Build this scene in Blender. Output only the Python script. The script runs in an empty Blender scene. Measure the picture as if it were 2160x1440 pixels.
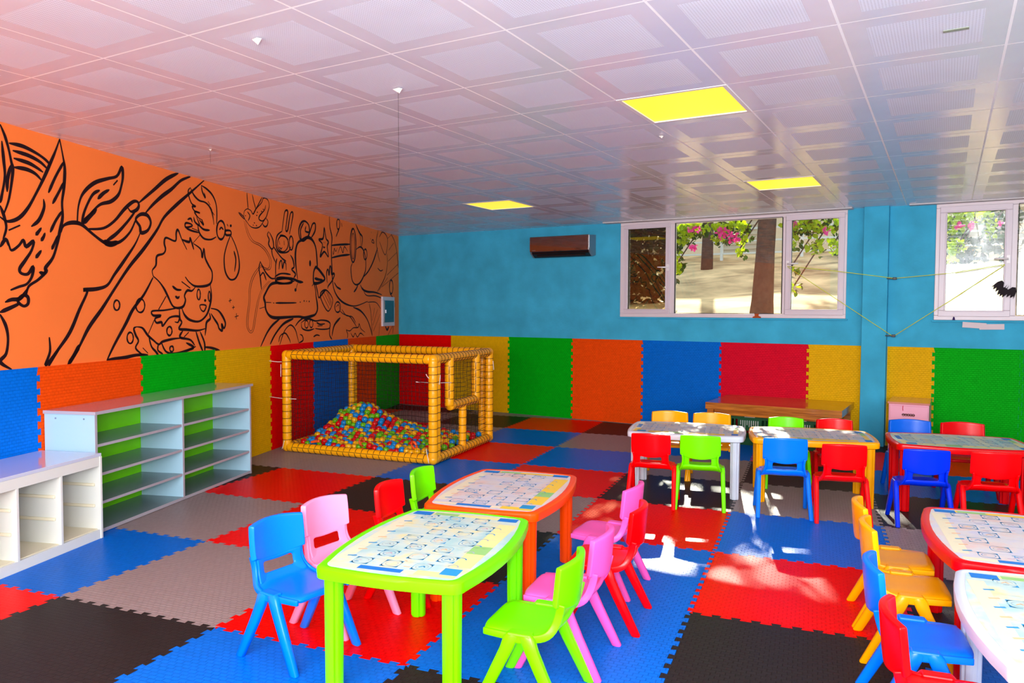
import bpy, bmesh, math, random
from mathutils import Vector, Matrix
random.seed(7)
PI = math.pi
C = bpy.context.scene.collection
SC = bpy.context.scene

# ---------------------------------------------------------------- camera, world, lights, exposure
camd = bpy.data.cameras.new('camera'); cam = bpy.data.objects.new('camera', camd); C.objects.link(cam)
camd.sensor_width = 36; camd.lens = 1601.55 / 2160 * 36; camd.clip_start = .05; camd.clip_end = 200
cam.matrix_world = (Matrix.Translation((7.58, -9.165, 1.4625)) @ Matrix.Rotation(math.radians(31.11), 4, 'Z')
                    @ Matrix.Rotation(math.radians(90 - 2.372), 4, 'X') @ Matrix.Rotation(.0037781, 4, 'Z'))
SC.camera = cam
SC.view_settings.view_transform = 'Standard'; SC.view_settings.look = 'None'
SC.view_settings.exposure = 0.55; SC.view_settings.gamma = 1; SC.view_settings.use_curve_mapping = False

w = bpy.data.worlds.new('sky'); SC.world = w; w.use_nodes = True
w.node_tree.nodes['Background'].inputs[0].default_value = (.62, .78, 1.0, 1)
w.node_tree.nodes['Background'].inputs[1].default_value = 1.15

def light(name, kind, energy, loc, rot=None, direction=None, color=(1, 1, 1), size=1, size_y=None, angle=None):
    d = bpy.data.lights.new(name, kind); d.energy = energy; d.color = color
    if kind == 'AREA':
        d.size = size
        if size_y: d.shape = 'RECTANGLE'; d.size_y = size_y
    if kind == 'POINT' or kind == 'SPOT': d.shadow_soft_size = size
    if kind == 'SUN': d.angle = angle
    o = bpy.data.objects.new(name, d); C.objects.link(o); o.location = loc
    if direction is not None: o.rotation_euler = Vector(direction).to_track_quat('-Z', 'Y').to_euler()
    if rot is not None: o.rotation_euler = rot
    return o
light('sun', 'SUN', 13, (5, 6, 6), direction=(.262, -.865, -.429), color=(1, .93, .80), angle=.012)
# daylight through the windows in the wall behind the camera
light('rear_window_light', 'AREA', 300, (7.6, -11.6, 1.9), direction=(-.15, 1, .10), color=(.93, .96, 1), size=4.5, size_y=1.5)
light('side_fill_light', 'AREA', 55, (10.6, -7.5, 1.75), direction=(-1, .2, .10), color=(.93, .96, 1), size=3.0, size_y=1.2)  # unseen fill light from the right; that wall has no window
# the photographer's flash, tilted up and bounced off the ceiling, with a little going straight ahead
light('flash_bounce', 'AREA', 105, (7.9, -9.9, 1.55), direction=(-.30, .55, .80), color=(.96, .97, 1), size=.6)
light('flash', 'AREA', 24, (7.75, -9.35, 1.75), direction=(-.50, .86, -.10), color=(1, .97, .95), size=.25)

# ---------------------------------------------------------------- helpers
def lin(c):
    return tuple(((x / 255) / 12.92 if x / 255 <= .04045 else ((x / 255 + .055) / 1.055) ** 2.4) for x in c)
def bsdf(m): return m.node_tree.nodes['Principled BSDF']
def mat(name, rgb, rough=.5, spec=.4, metal=0, emit=None, coat=0, var=0.0, vscale=6, bump=0, bscale=60, alpha=None):
    m = bpy.data.materials.new(name); m.use_nodes = True; n = m.node_tree.nodes; l = m.node_tree.links; b = bsdf(m)
    c = lin(rgb)
    b.inputs['Base Color'].default_value = (*c, 1); b.inputs['Roughness'].default_value = rough
    b.inputs['Specular IOR Level'].default_value = spec; b.inputs['Metallic'].default_value = metal
    b.inputs['Coat Weight'].default_value = coat; b.inputs['Coat Roughness'].default_value = .08
    if emit: b.inputs['Emission Color'].default_value = (*lin(rgb), 1); b.inputs['Emission Strength'].default_value = emit
    tc = n.new('ShaderNodeTexCoord')
    if var:
        t = n.new('ShaderNodeTexNoise'); t.inputs['Scale'].default_value = vscale; t.inputs['Detail'].default_value = 4
        l.new(tc.outputs['Object'], t.inputs['Vector'])
        r = n.new('ShaderNodeMapRange'); r.inputs['From Min'].default_value = .3; r.inputs['From Max'].default_value = .7
        r.inputs['To Min'].default_value = 1 - var; r.inputs['To Max'].default_value = 1 + var * .6
        l.new(t.outputs['Fac'], r.inputs['Value'])
        x = n.new('ShaderNodeVectorMath'); x.operation = 'SCALE'; x.inputs[0].default_value = c
        l.new(r.outputs[0], x.inputs['Scale']); l.new(x.outputs[0], b.inputs['Base Color'])
    if bump:
        t = n.new('ShaderNodeTexNoise'); t.inputs['Scale'].default_value = bscale
        l.new(tc.outputs['Object'], t.inputs['Vector'])
        bp = n.new('ShaderNodeBump'); bp.inputs['Strength'].default_value = bump; bp.inputs['Distance'].default_value = .004
        l.new(t.outputs['Fac'], bp.inputs['Height']); l.new(bp.outputs[0], b.inputs['Normal'])
    return m
def tag(o, label=None, cat=None, group=None, kind=None):
    if label: o['label'] = label
    if cat: o['category'] = cat
    if group: o['group'] = group
    if kind: o['kind'] = kind
    return o
def empty(name, loc=(0, 0, 0), rz=0):
    o = bpy.data.objects.new(name, None); C.objects.link(o); o.location = loc; o.rotation_euler = (0, 0, rz)
    o.empty_display_size = .1; return o
def obj(name, bm, m, parent=None, smooth=False, mods=()):
    bmesh.ops.recalc_face_normals(bm, faces=bm.faces)
    me = bpy.data.meshes.new(name); bm.to_mesh(me); bm.free()
    for x in (m if isinstance(m, (list, tuple)) else [m]): me.materials.append(x)
    if smooth:
        for p in me.polygons: p.use_smooth = True
    o = bpy.data.objects.new(name, me); C.objects.link(o); o.parent = parent
    for md in mods:
        k = o.modifiers.new(md[0].lower(), md[0])
        for a, v in md[1].items(): setattr(k, a, v)
    return o
def BV(w=.004, s=2): return ('BEVEL', dict(width=w, segments=s, limit_method='ANGLE', harden_normals=False))
def box(bm, x0, x1, y0, y1, z0, z1, mi=0, M=None):
    v = [Vector((x, y, z)) for z in (z0, z1) for y in (y0, y1) for x in (x0, x1)]
    if M is not None: v = [M @ p for p in v]
    v = [bm.verts.new(p) for p in v]
    for f in ((0, 2, 3, 1), (4, 5, 7, 6), (0, 1, 5, 4), (2, 6, 7, 3), (0, 4, 6, 2), (1, 3, 7, 5)):
        bm.faces.new([v[i] for i in f]).material_index = mi
def prism(bm, pts, z0, z1, mi=0, M=None, top=None):
    n = len(pts); a = []
    for z in (z0, z1):
        a.append([bm.verts.new((M @ Vector((p[0], p[1], z))) if M is not None else (p[0], p[1], z)) for p in pts])
    for i in range(n):
        bm.faces.new([a[0][i], a[0][(i + 1) % n], a[1][(i + 1) % n], a[1][i]]).material_index = mi
    bm.faces.new(list(reversed(a[0]))).material_index = mi
    bm.faces.new(a[1]).material_index = mi if top is None else top
def ring(c, d, r, n, up=None):
    d = Vector(d).normalized(); a = d.orthogonal().normalized() if up is None else (up - d * up.dot(d)).normalized()
    b = d.cross(a); return [Vector(c) + (a * math.cos(2 * PI * i / n) + b * math.sin(2 * PI * i / n)) * r for i in range(n)]
def tube(bm, pts, r, n=8, mi=0, cap=True):
    pts = [Vector(p) for p in pts]; rs = []
    d0 = (pts[1] - pts[0]).normalized(); up = d0.orthogonal().normalized()
    for i, p in enumerate(pts):
        a = pts[max(i - 1, 0)]; b = pts[min(i + 1, len(pts) - 1)]; d = (b - a)
        if d.length < 1e-9: d = d0
        rr = r[i] if isinstance(r, (list, tuple)) else r
        rs.append([bm.verts.new(v) for v in ring(p, d, rr, n, up)])
    for a, b in zip(rs, rs[1:]):
        for i in range(n):
            f = bm.faces.new([a[i], a[(i + 1) % n], b[(i + 1) % n], b[i]]); f.material_index = mi; f.smooth = n > 4
    if cap:
        bm.faces.new(list(reversed(rs[0]))).material_index = mi; bm.faces.new(rs[-1]).material_index = mi
def torus(bm, c, d, R, r, n=14, k=4):
    d = Vector(d).normalized(); c = Vector(c); cs = ring((0, 0, 0), d, 1, n); vs = []
    for q in cs:
        vs.append([bm.verts.new(c + q * (R + r * math.cos(2 * PI * j / k)) + d * r * math.sin(2 * PI * j / k)) for j in range(k)])
    for i in range(n):
        for j in range(k):
            bm.faces.new([vs[i][j], vs[(i + 1) % n][j], vs[(i + 1) % n][(j + 1) % k], vs[i][(j + 1) % k]])
def loft(bm, secs, closed_ends=True):
    rs = [[bm.verts.new(v) for v in s] for s in secs]; n = len(rs[0])
    for a, b in zip(rs, rs[1:]):
        for i in range(n): bm.faces.new([a[i], a[(i + 1) % n], b[(i + 1) % n], b[i]])
    if closed_ends: bm.faces.new(list(reversed(rs[0]))); bm.faces.new(rs[-1])
def copy_tree(o, parent=None):
    c = o.copy(); C.objects.link(c)
    if parent is not None: c.parent = parent
    for ch in list(o.children): copy_tree(ch, c)
    return c
def catmull(P, k=5):
    P = [Vector(p) for p in P]
    if len(P) < 3: return P
    closed = (P[0] - P[-1]).length < 1e-6; out = []
    for i in range(len(P) - 1):
        p1, p2 = P[i], P[i + 1]
        p0 = P[i - 1] if i > 0 else (P[-2] if closed else P[0]); p3 = P[i + 2] if i + 2 < len(P) else (P[1] if closed else P[-1])
        for j in range(k):
            t = j / k
            out.append(.5 * ((2 * p1) + (p2 - p0) * t + (2 * p0 - 5 * p1 + 4 * p2 - p3) * t * t + (3 * p1 - p0 - 3 * p2 + p3) * t ** 3))
    out.append(P[-1]); return out
LD = Vector((-.347, .938)).normalized(); LN = Vector((LD.y, -LD.x))     # along the left wall towards the far corner; into the room
def wl(s, off): p = -LD * s + LN * off; return (p.x, p.y)               # a point s metres from the corner, off metres from the wall
LM = Matrix(((-LD.x, LN.x, 0, 0), (-LD.y, LN.y, 0, 0), (0, 0, 1, 0), (0, 0, 0, 1)))   # (s, off, z) -> world
ZC = 2.5926
# ---------------------------------------------------------------- the room
M_blue = mat('blue_wall_paint', (66, 178, 214), .8, .12, var=.16, vscale=3.5, bump=.5, bscale=35)
M_orange = mat('orange_wall_paint', (252, 126, 56), .75, .15, var=.03, vscale=2)
M_white_paint = mat('white_wall_paint', (215, 212, 212), .8, .2)
M_screed = mat('grey_floor_screed', (120, 118, 115), .8, .2, var=.1)
bm = bmesh.new(); box(bm, -.5, 11.2, -12.2, .3, -.16, -.022); obj('floor', bm, M_screed)['kind'] = 'structure'
# far wall with its openings
bm = bmesh.new()
W1 = (3.69, 6.39, 1.38); W2 = (7.247, 9.35, 1.375)
box(bm, -.6, W1[0], 0, .2, 0, ZC); box(bm, W1[0], W1[1], 0, .2, 0, W1[2]); box(bm, W1[1], W2[0], 0, .2, 0, ZC)
box(bm, W2[0], W2[1], 0, .2, 0, W2[2]); box(bm, W2[1], 11, 0, .2, 0, ZC)
obj('wall_far', bm, M_blue)['kind'] = 'structure'
bm = bmesh.new(); box(bm, 6.565, 6.81, -.11, .0, 0, ZC)
tag(obj('trim_1', bm, M_blue, mods=[BV(.004)]), kind='structure')
bm = bmesh.new(); box(bm, 0, 12.9, -.2, -.0, 0, ZC, M=LM)
obj('wall_left', bm, M_orange)['kind'] = 'structure'
bm = bmesh.new(); box(bm, 11, 11.2, -12.2, .2, 0, ZC); obj('wall_right', bm, M_white_paint)['kind'] = 'structure'
bm = bmesh.new(); box(bm, 3.8, 11, -12.2, -12.0, 0, ZC); obj('wall_back', bm, M_white_paint)['kind'] = 'structure'

# ceiling: metal tiles with a smooth rim and a perforated field
CO = Vector((4.781241, -7.12599)); CA = Vector((-.0231749, .9997314)); CB = Vector((.9997314, .0231749)); CT = .58817
def ctile(i, j, z=ZC): p = CO + CB * i * CT + CA * j * CT; return Vector((p.x, p.y, z))
def ceiling_material():
    m = bpy.data.materials.new('ceiling_tiles'); m.use_nodes = True; n = m.node_tree.nodes; l = m.node_tree.links; b = bsdf(m)
    uv = n.new('ShaderNodeUVMap'); uv.uv_map = 'tiles'
    sep = n.new('ShaderNodeSeparateXYZ'); l.new(uv.outputs[0], sep.inputs[0])
    def mth(op, a, b_=None, c=None):
        x = n.new('ShaderNodeMath'); x.operation = op
        for i, q in enumerate((a, b_, c)):
            if q is None: continue
            if isinstance(q, (int, float)): x.inputs[i].default_value = q
            else: l.new(q, x.inputs[i])
        return x.outputs[0]
    ds = []
    for k in (0, 1):
        f = mth('FRACT', sep.outputs[k]); ds.append(mth('MINIMUM', f, mth('SUBTRACT', 1.0, f)))      # distance to a joint, in tiles
    d = mth('MINIMUM', ds[0], ds[1])
    seam = mth('LESS_THAN', d, .009)
    field = mth('GREATER_THAN', d, .155)
    dots = None
    fr = [mth('SUBTRACT', mth('FRACT', mth('MULTIPLY', sep.outputs[k], 52.0)), .5) for k in (0, 1)]
    rr = mth('ADD', mth('MULTIPLY', fr[0], fr[0]), mth('MULTIPLY', fr[1], fr[1]))
    hole = mth('MULTIPLY', mth('LESS_THAN', rr, .07), field)
    def mixc(f, a, c):
        x = n.new('ShaderNodeMix'); x.data_type = 'RGBA'; l.new(f, x.inputs['Factor'])
        for s, q in ((6, a), (7, c)):
            if isinstance(q, tuple): x.inputs[s].default_value = (*q, 1)
            else: l.new(q, x.inputs[s])
        return x.outputs[2]
    rim = (.79, .78, .88); pan = (.84, .88, .99)
    c1 = mixc(field, rim, pan); c2 = mixc(hole, c1, (.62, .64, .72)); c3 = mixc(seam, c2, (1, 1, 1))  # joints painted white for the window light their bevels catch
    l.new(c3, b.inputs['Base Color'])
    r = mth('ADD', mth('MULTIPLY', field, .22), .20); r2 = mth('ADD', r, mth('MULTIPLY', seam, .4)); l.new(r2, b.inputs['Roughness'])
    b.inputs['Specular IOR Level'].default_value = .75; b.inputs['Coat Weight'].default_value = .0
    b.inputs['IOR'].default_value = 1.6
    # tile edges are bevelled: a little height falls off near the joint, and each tile sags slightly
    t = n.new('ShaderNodeTexNoise'); t.inputs['Scale'].default_value = 1.3; l.new(uv.outputs[0], t.inputs['Vector'])
    h = mth('MULTIPLY', t.outputs['Fac'], 2.2)
    bp = n.new('ShaderNodeBump'); bp.inputs['Strength'].default_value = .5; bp.inputs['Distance'].default_value = .006
    l.new(h, bp.inputs['Height']); l.new(bp.outputs[0], b.inputs['Normal'])
    return m
LAMPS = [(2, 3), (2, 8), (-3, 8), (2, -2)]
bm = bmesh.new(); uvl = bm.loops.layers.uv.new('tiles')
def cquad(i0, i1, j0, j1):
    vs = []
    def je(i, j): return j if j < 12 else (.012 - CO.y - CB.y * CT * i) / (CA.y * CT)      # the last row ends at the far wall
    q = [(i, je(i, j)) for i, j in ((i0, j0), (i0, j1), (i1, j1), (i1, j0))]
    for i, j in q: vs.append(bm.verts.new(ctile(i, j)))
    f = bm.faces.new(vs)
    for lp, c in zip(f.loops, q): lp[uvl].uv = c
ys = sorted({-9, 13, *[j for _, j in LAMPS], *[j + 1 for _, j in LAMPS]})
for j0, j1 in zip(ys, ys[1:]):
    xs = [-10] + sorted(v for i, j in LAMPS if j == j0 for v in (i, i + 1)) + [12]
    for k in range(0, len(xs), 2): cquad(xs[k], xs[k + 1], j0, j1)
M_ceiling = ceiling_material()
obj('ceiling', bm, M_ceiling)['kind'] = 'structure'
bm = bmesh.new(); box(bm, -2, 11.4, -12.4, .2, ZC + .09, ZC + .14); obj('trim_2', bm, M_white_paint)['kind'] = 'structure'   # slab above the tiles
bm = bmesh.new(); box(bm, 3.5, 6.45, -.16, -.02, ZC - .012, ZC - .001); box(bm, 7.0, 10.9, -.13, -.02, ZC - .012, ZC - .001)
obj('trim_3', bm, M_white_paint)['kind'] = 'structure'
# lamps set in the ceiling
M_lamp = mat('yellow_lamp_diffuser', (255, 218, 48), .4, .3, emit=.78)
M_lampfr = mat('white_lamp_frame', (235, 232, 230), .4)
lamp_labels = {(2, 3): 'square yellow glowing ceiling lamp panel, the largest and nearest one', (2, 8): 'square yellow glowing ceiling lamp panel near the triple window',
               (-3, 8): 'square yellow glowing ceiling lamp panel above the ball pit side, farthest left', (2, -2): 'square yellow ceiling lamp panel above the camera'}
for (i, j) in LAMPS:
    e = empty('ceiling_lamp', ctile(i + .5, j + .5, ZC), math.atan2(CB.y, CB.x)); tag(e, lamp_labels[(i, j)], 'ceiling lamp', 'yellow ceiling lamps')
    h = CT / 2; bm = bmesh.new()
    for a in ((-h, h, -h, -h + .022), (-h, h, h - .022, h), (-h, -h + .022, -h + .022, h - .022), (h - .022, h, -h + .022, h - .022)): box(bm, *a, -.002, .03)
    obj('frame', bm, M_lampfr, e)
    bm = bmesh.new(); g = h - .022; box(bm, -g, g, -g, g, .004, .02); obj('diffuser', bm, M_lamp, e)

# ---------------------------------------------------------------- interlocking foam mats
MATC = {'red': (255, 0, 2), 'blue': (0, 112, 222), 'grey': (158, 143, 140), 'black': (44, 38, 38), 'green': (0, 180, 18), 'yellow': (240, 185, 8), 'orange': (250, 80, 8)}
def foam_material(name, rgb, sc=26, wall=False):
    m = mat(name, rgb, (.38 if not wall else .6), .07 if not wall else .06, var=.07, vscale=30); n = m.node_tree.nodes; l = m.node_tree.links; b = bsdf(m)
    tc = n.new('ShaderNodeTexCoord'); br = n.new('ShaderNodeTexBrick'); br.inputs['Scale'].default_value = sc
    br.inputs['Mortar Size'].default_value = .05; br.inputs['Brick Width'].default_value = 1.0; br.inputs['Row Height'].default_value = .62
    br.inputs['Mortar Smooth'].default_value = .6
    br.inputs['Color1'].default_value = br.inputs['Color2'].default_value = (1, 1, 1, 1); br.inputs['Mortar'].default_value = (0, 0, 0, 1)
    l.new(tc.outputs['UV'], br.inputs['Vector'])
    bp = n.new('ShaderNodeBump'); bp.inputs['Strength'].default_value = 1.0 if not wall else .9; bp.inputs['Distance'].default_value = .008 if not wall else .004
    l.new(br.outputs['Color'], bp.inputs['Height']); l.new(bp.outputs[0], b.inputs['Normal'])
    return m
FM = {k: foam_material(k + '_foam', v) for k, v in MATC.items()}
WM = {k: foam_material(k + '_wall_foam', v, 30, True) for k, v in MATC.items()}
WM['crimson'] = foam_material('crimson_wall_foam', (225, 12, 45), 30, True)
def teeth(a, b, n, amp, base=0.0):
    """dovetail edge from a to b (2D); bumps to the left of the direction of travel"""
    a = Vector(a); b = Vector(b); d = (b - a); L = d.length; d /= L; nn = Vector((-d.y, d.x)); out = []
    for i in range(n):
        for t, s in ((i + .20, -1), (i + .14, 1), (i + .66, 1), (i + .60, -1)):
            out.append(a + d * L * t / n + nn * amp * s)
    return out
def clip(poly, p, nrm):
    out = []; n = len(poly)
    for i in range(n):
        a, b = poly[i], poly[(i + 1) % n]; da = (a - p).dot(nrm); db = (b - p).dot(nrm)
        if da >= 0: out.append(a)
        if (da >= 0) != (db >= 0): out.append(a + (b - a) * (da / (da - db)))
    return out
FO = Vector((3.653, -7.0947)); FA = Vector((-.16624, .98609)); FB = Vector((.98609, .16624))
def fpt(i, j): return FO + FB * i + FA * j
FC = {(-1, -1): 'red', (0, -1): 'black', (1, -1): 'blue', (2, -1): 'black', (3, -1): 'blue', (4, -1): 'grey',
      (-1, 0): 'blue', (0, 0): 'grey', (1, 0): 'red', (2, 0): 'blue', (3, 0): 'black', (4, 0): 'blue', (5, 0): 'grey', (-2, 0): 'grey',
      (-2, 1): 'red', (-1, 1): 'grey', (0, 1): 'red', (1, 1): 'black', (2, 1): 'blue', (3, 1): 'red', (4, 1): 'black', (5, 1): 'blue',
      (-3, 2): 'blue', (-2, 2): 'black', (-1, 2): 'red', (0, 2): 'black', (1, 2): 'grey', (2, 2): 'red', (3, 2): 'blue', (4, 2): 'grey', (5, 2): 'black',
      (-3, 3): 'grey', (-2, 3): 'grey', (-1, 3): 'grey', (0, 3): 'blue', (1, 3): 'red', (2, 3): 'black', (3, 3): 'grey', (4, 3): 'black', (5, 3): 'black',
      (-3, 4): 'blue', (-2, 4): 'black', (-1, 4): 'blue', (0, 4): 'red', (1, 4): 'blue', (2, 4): 'grey', (3, 4): 'black', (4, 4): 'blue', (5, 4): 'blue',
      (-3, 5): 'grey', (-2, 5): 'red', (-1, 5): 'grey', (0, 5): 'blue', (1, 5): 'grey', (2, 5): 'blue', (3, 5): 'red', (4, 5): 'red', (5, 5): 'black',
      (-3, 6): 'red', (-2, 6): 'grey', (-1, 6): 'black', (0, 6): 'red', (1, 6): 'black', (2, 6): 'grey', (3, 6): 'blue', (4, 6): 'black', (5, 6): 'grey',
      (-3, 7): 'black', (-2, 7): 'black', (-1, 7): 'grey', (0, 7): 'grey', (1, 7): 'blue', (2, 7): 'red', (3, 7): 'black'}
FLAB = {(-1, -1): 'red foam floor mat in the left foreground in front of the low white drawer frame', (0, -1): 'large black foam floor mat in the left foreground',
        (1, -1): 'blue foam floor mat in the foreground under the legs of the blue chair', (2, -1): 'black foam floor mat between the front legs of the green table',
        (-1, 0): 'blue foam floor mat along the foot of the low white drawer frame', (0, 0): 'grey foam floor mat to the left of the blue chair',
        (1, 0): 'red foam floor mat under the green table, nearest the camera', (2, 0): 'blue foam floor mat under the green chair at the green table',
        (3, 0): 'black foam floor mat at the bottom edge with faint round stains', (-1, 1): 'grey foam floor mat in front of the pale blue shelf unit',
        (0, 1): 'red foam floor mat behind the pink chair on the left', (1, 1): 'black foam floor mat under the joint of the green and orange tables',
        (2, 1): 'blue foam floor mat with a white sun patch behind the red and pink chairs', (3, 1): 'red foam floor mat with the largest sun patch',
        (-1, 2): 'red foam floor mat off the far end of the pale blue shelf unit', (0, 2): 'black foam floor mat behind the red chair and green chair on the left',
        (1, 2): 'grey foam floor mat under the orange table', (2, 2): 'red foam floor mat in front of the green chair at the white table',
        (3, 2): 'blue foam floor mat in front of the bright blue chair at the yellow table', (4, 2): 'grey foam floor mat beside the dark red table, crossed by a sun streak',
        (-1, 3): 'grey foam floor mat in front of the ball pit', (-2, 3): 'grey foam floor mat between shelf unit and ball pit', (-2, 2): 'black foam floor mat peeping out at the far foot of the shelf unit',
        (0, 3): 'blue foam floor mat at the near right corner of the ball pit', (1, 3): 'red foam floor mat beyond the far end of the orange table',
        (2, 3): 'black foam floor mat under the white table', (3, 3): 'grey foam floor mat under the yellow table', (4, 3): 'black foam floor mat under the near legs of the red table',
        (0, 4): 'red foam floor mat along the right side of the ball pit', (1, 4): 'blue foam floor mat left of the white table', (2, 4): 'grey foam floor mat behind the white table',
        (3, 4): 'black foam floor mat behind the yellow table', (4, 4): 'blue foam floor mat behind the red table', (0, 5): 'blue foam floor mat at the far right corner of the ball pit',
        (1, 5): 'grey foam floor mat just left of the far end of the white table', (2, 5): 'blue foam floor mat under the yellow chairs at the white table', (3, 5): 'red foam floor mat in front of the wooden bench',
        (0, 6): 'red foam floor mat against the green and orange wall mats', (1, 6): 'black foam floor mat against the orange wall mat', (-1, 6): 'black foam floor mat behind the ball pit against the yellow wall mat'}
WC = Vector((0, 0))
for (i, j), col in FC.items():
    ns = 11; amp = .0125; g = .0012
    e1 = teeth(fpt(i, j), fpt(i + 1, j), ns, amp); e2 = teeth(fpt(i + 1, j), fpt(i + 1, j + 1), ns, amp)
    e3 = list(reversed(teeth(fpt(i, j + 1), fpt(i + 1, j + 1), ns, amp))); e4 = list(reversed(teeth(fpt(i, j), fpt(i, j + 1), ns, amp)))
    poly = [fpt(i, j)] + e1 + [fpt(i + 1, j)] + e2 + [fpt(i + 1, j + 1)] + e3 + [fpt(i, j + 1)] + e4
    c = fpt(i + .5, j + .5); poly = [c + (p - c) * (1 - 2 * g) for p in poly]
    poly = clip(poly, LN * .006, LN); poly = clip(poly, Vector((0, -.035)), Vector((0, -1)))
    if len(poly) < 4: continue
    area = abs(sum(a.x * b.y - b.x * a.y for a, b in zip(poly, poly[1:] + poly[:1]))) / 2
    if area < .02: continue
    bm = bmesh.new(); prism(bm, [(p.x - c.x, p.y - c.y) for p in poly], -.02, 0)
    uvl = bm.loops.layers.uv.new('uv')
    for f in bm.faces:
        for lp in f.loops:
            q = Vector(lp.vert.co[:2]); lp[uvl].uv = (q.dot(FB) + .5, q.dot(FA) + .5)
    o = obj('floor_mat', bm, FM[col]); o.location = (c.x, c.y, 0)
    lab = FLAB.get((i, j))
    if not lab:
        nb = FC.get((i, j - 1), 'grey'); nr = FC.get((i - 1, j), 'grey')
        lab = '%s foam floor mat, %s mat before it, %s mat left, %s' % (col, nb, nr, 'by the left wall' if i < -1 else 'by the far wall' if j > 5 else 'in the ball pit' if i < 0 else 'in the right half')
    tag(o, lab, 'floor mat', 'interlocking foam floor mats')

def wall_mat(M, x0, x1, z1, col, label, l_t=0, r_t=0, th=.012, group='foam mats lining the left wall'):
    """M maps (x, out of the wall, z); l_t/r_t: teeth at the left / right edge"""
    def side(x, up, t):
        if not t: return []
        P = teeth((x, 0.02), (x, z1 - .02), 12, .013); return P if up else list(reversed(P))
    poly = [Vector((x0, 0)), Vector((x1, 0))] + side(x1, True, r_t) + [Vector((x1, z1)), Vector((x0, z1))] + side(x0, False, l_t)
    bm = bmesh.new(); uvl = bm.loops.layers.uv.new('uv'); a = [[], []]
    for k, y in ((0, .0005), (1, th)):
        a[k] = [bm.verts.new(M @ Vector((p.x, y, p.y))) for p in poly]
    n = len(poly)
    for k in (0, 1):
        f = bm.faces.new(a[k])
        for lp, p in zip(f.loops, poly): lp[uvl].uv = (p.x, p.y)
    for i in range(n): bm.faces.new([a[0][i], a[0][(i + 1) % n], a[1][(i + 1) % n], a[1][i]])
    o = obj('wall_mat', bm, WM[col]); tag(o, label, 'wall mat', group); return o
ZM = 1.083
LW = ['green', 'orange', 'blue', 'red', 'yellow', 'green', 'orange', 'blue', 'red', 'yellow']
LWL = ['dark green foam wall mat on the left wall, touching the far corner', 'narrow-looking dark orange foam wall mat on the left wall behind the ball pit', 'blue foam wall mat on the left wall behind the ball pit netting',
       'red foam wall mat on the left wall at the near end of the ball pit', 'yellow foam wall mat on the left wall at the far end of the shelf unit', 'bright green foam wall mat above the middle of the shelf unit',
       'orange foam wall mat on the left wall above the near end of the shelf unit', 'blue foam wall mat on the left wall above the low white drawer frame', 'red foam wall mat on the left wall near the camera', 'yellow foam wall mat on the left wall near the camera']
for k, (c, lb) in enumerate(zip(LW, LWL)): wall_mat(LM, k + .001 + (.012 if k == 0 else 0), k + .999, ZM + (.0 if k not in (5,) else .012), c, lb, k > 2, k > 1)
IM = Matrix(((1, 0, 0, 0), (0, -1, 0, 0), (0, 0, 1, 0), (0, 0, 0, 1)))
FW = [(.014, 1, 'red', 'dark red foam wall mat on the far wall, touching the left corner'), (1, 2, 'yellow', 'yellow foam wall mat on the far wall behind the ball pit'), (2, 3, 'green', 'green foam wall mat on the far wall between yellow and orange mats'),
      (3, 4, 'orange', 'orange foam wall mat on the far wall'), (4, 5, 'blue', 'blue foam wall mat on the far wall below the left part of the triple window'), (5, 6, 'crimson', 'crimson foam wall mat behind the wooden bench'),
      (6, 6.562, 'yellow', 'yellow foam wall mat between the crimson mat and the blue pillar'), (6.815, 7.256, 'yellow', 'narrow yellow foam wall mat above the pink cabinet, right of the pillar'), (7.256, 8.03, 'green', 'wide green foam wall mat below the right window'),
      (8.03, 9.0, 'green', 'green foam wall mat at the right edge of the picture, beyond the seam'), (9.0, 10.0, 'blue', 'blue foam wall mat on the far wall, right of the green ones'), (10.0, 10.98, 'red', 'red foam wall mat on the far wall near the right corner')]
for k, (a, b, c, lb) in enumerate(FW):
    wall_mat(IM, a + .001, b - .001, ZM, c, lb, k not in (0, 1, 7), k not in (0, 6, 11), group='foam mats lining the far wall')
bm = bmesh.new(); box(bm, .05, 10.9, -.033, -.013, -.02, .004); obj('baseboard_far', bm, M_screed)['kind'] = 'structure'
# ---------------------------------------------------------------- windows
M_pvc = mat('white_pvc', (222, 210, 214), .35, .5)
M_pvc2 = mat('white_pvc_sash', (214, 202, 210), .35, .5)
M_gask = mat('dark_gasket', (40, 38, 40), .6)
M_handle = mat('window_handle_white', (235, 230, 230), .3)
def glass_material(name, refl=.08, tint=(.95, .97, .95)):
    m = bpy.data.materials.new(name); m.use_nodes = True; n = m.node_tree.nodes; l = m.node_tree.links; n.remove(n['Principled BSDF'])
    t = n.new('ShaderNodeBsdfTransparent'); t.inputs[0].default_value = (*tint, 1)
    g = n.new('ShaderNodeBsdfGlossy'); g.inputs['Roughness'].default_value = .01
    f = n.new('ShaderNodeFresnel'); f.inputs[0].default_value = 1.5
    a = n.new('ShaderNodeMath'); a.operation = 'ADD'; a.inputs[1].default_value = refl; l.new(f.outputs[0], a.inputs[0])
    x = n.new('ShaderNodeMixShader'); l.new(a.outputs[0], x.inputs[0]); l.new(t.outputs[0], x.inputs[1]); l.new(g.outputs[0], x.inputs[2])
    l.new(x.outputs[0], n['Material Output'].inputs[0]); return m
M_glass = glass_material('clear_glass', .0)
M_glass2 = glass_material('dusty_glass', .05, (.70, .66, .52))
def frame_rect(bm, x0, x1, z0, z1, t, y0, y1, mi=0):
    box(bm, x0, x1, y0, y1, z0, z0 + t, mi); box(bm, x0, x1, y0, y1, z1 - t, z1, mi)
    box(bm, x0, x0 + t, y0, y1, z0 + t, z1 - t, mi); box(bm, x1 - t, x1, y0, y1, z0 + t, z1 - t, mi)
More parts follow.
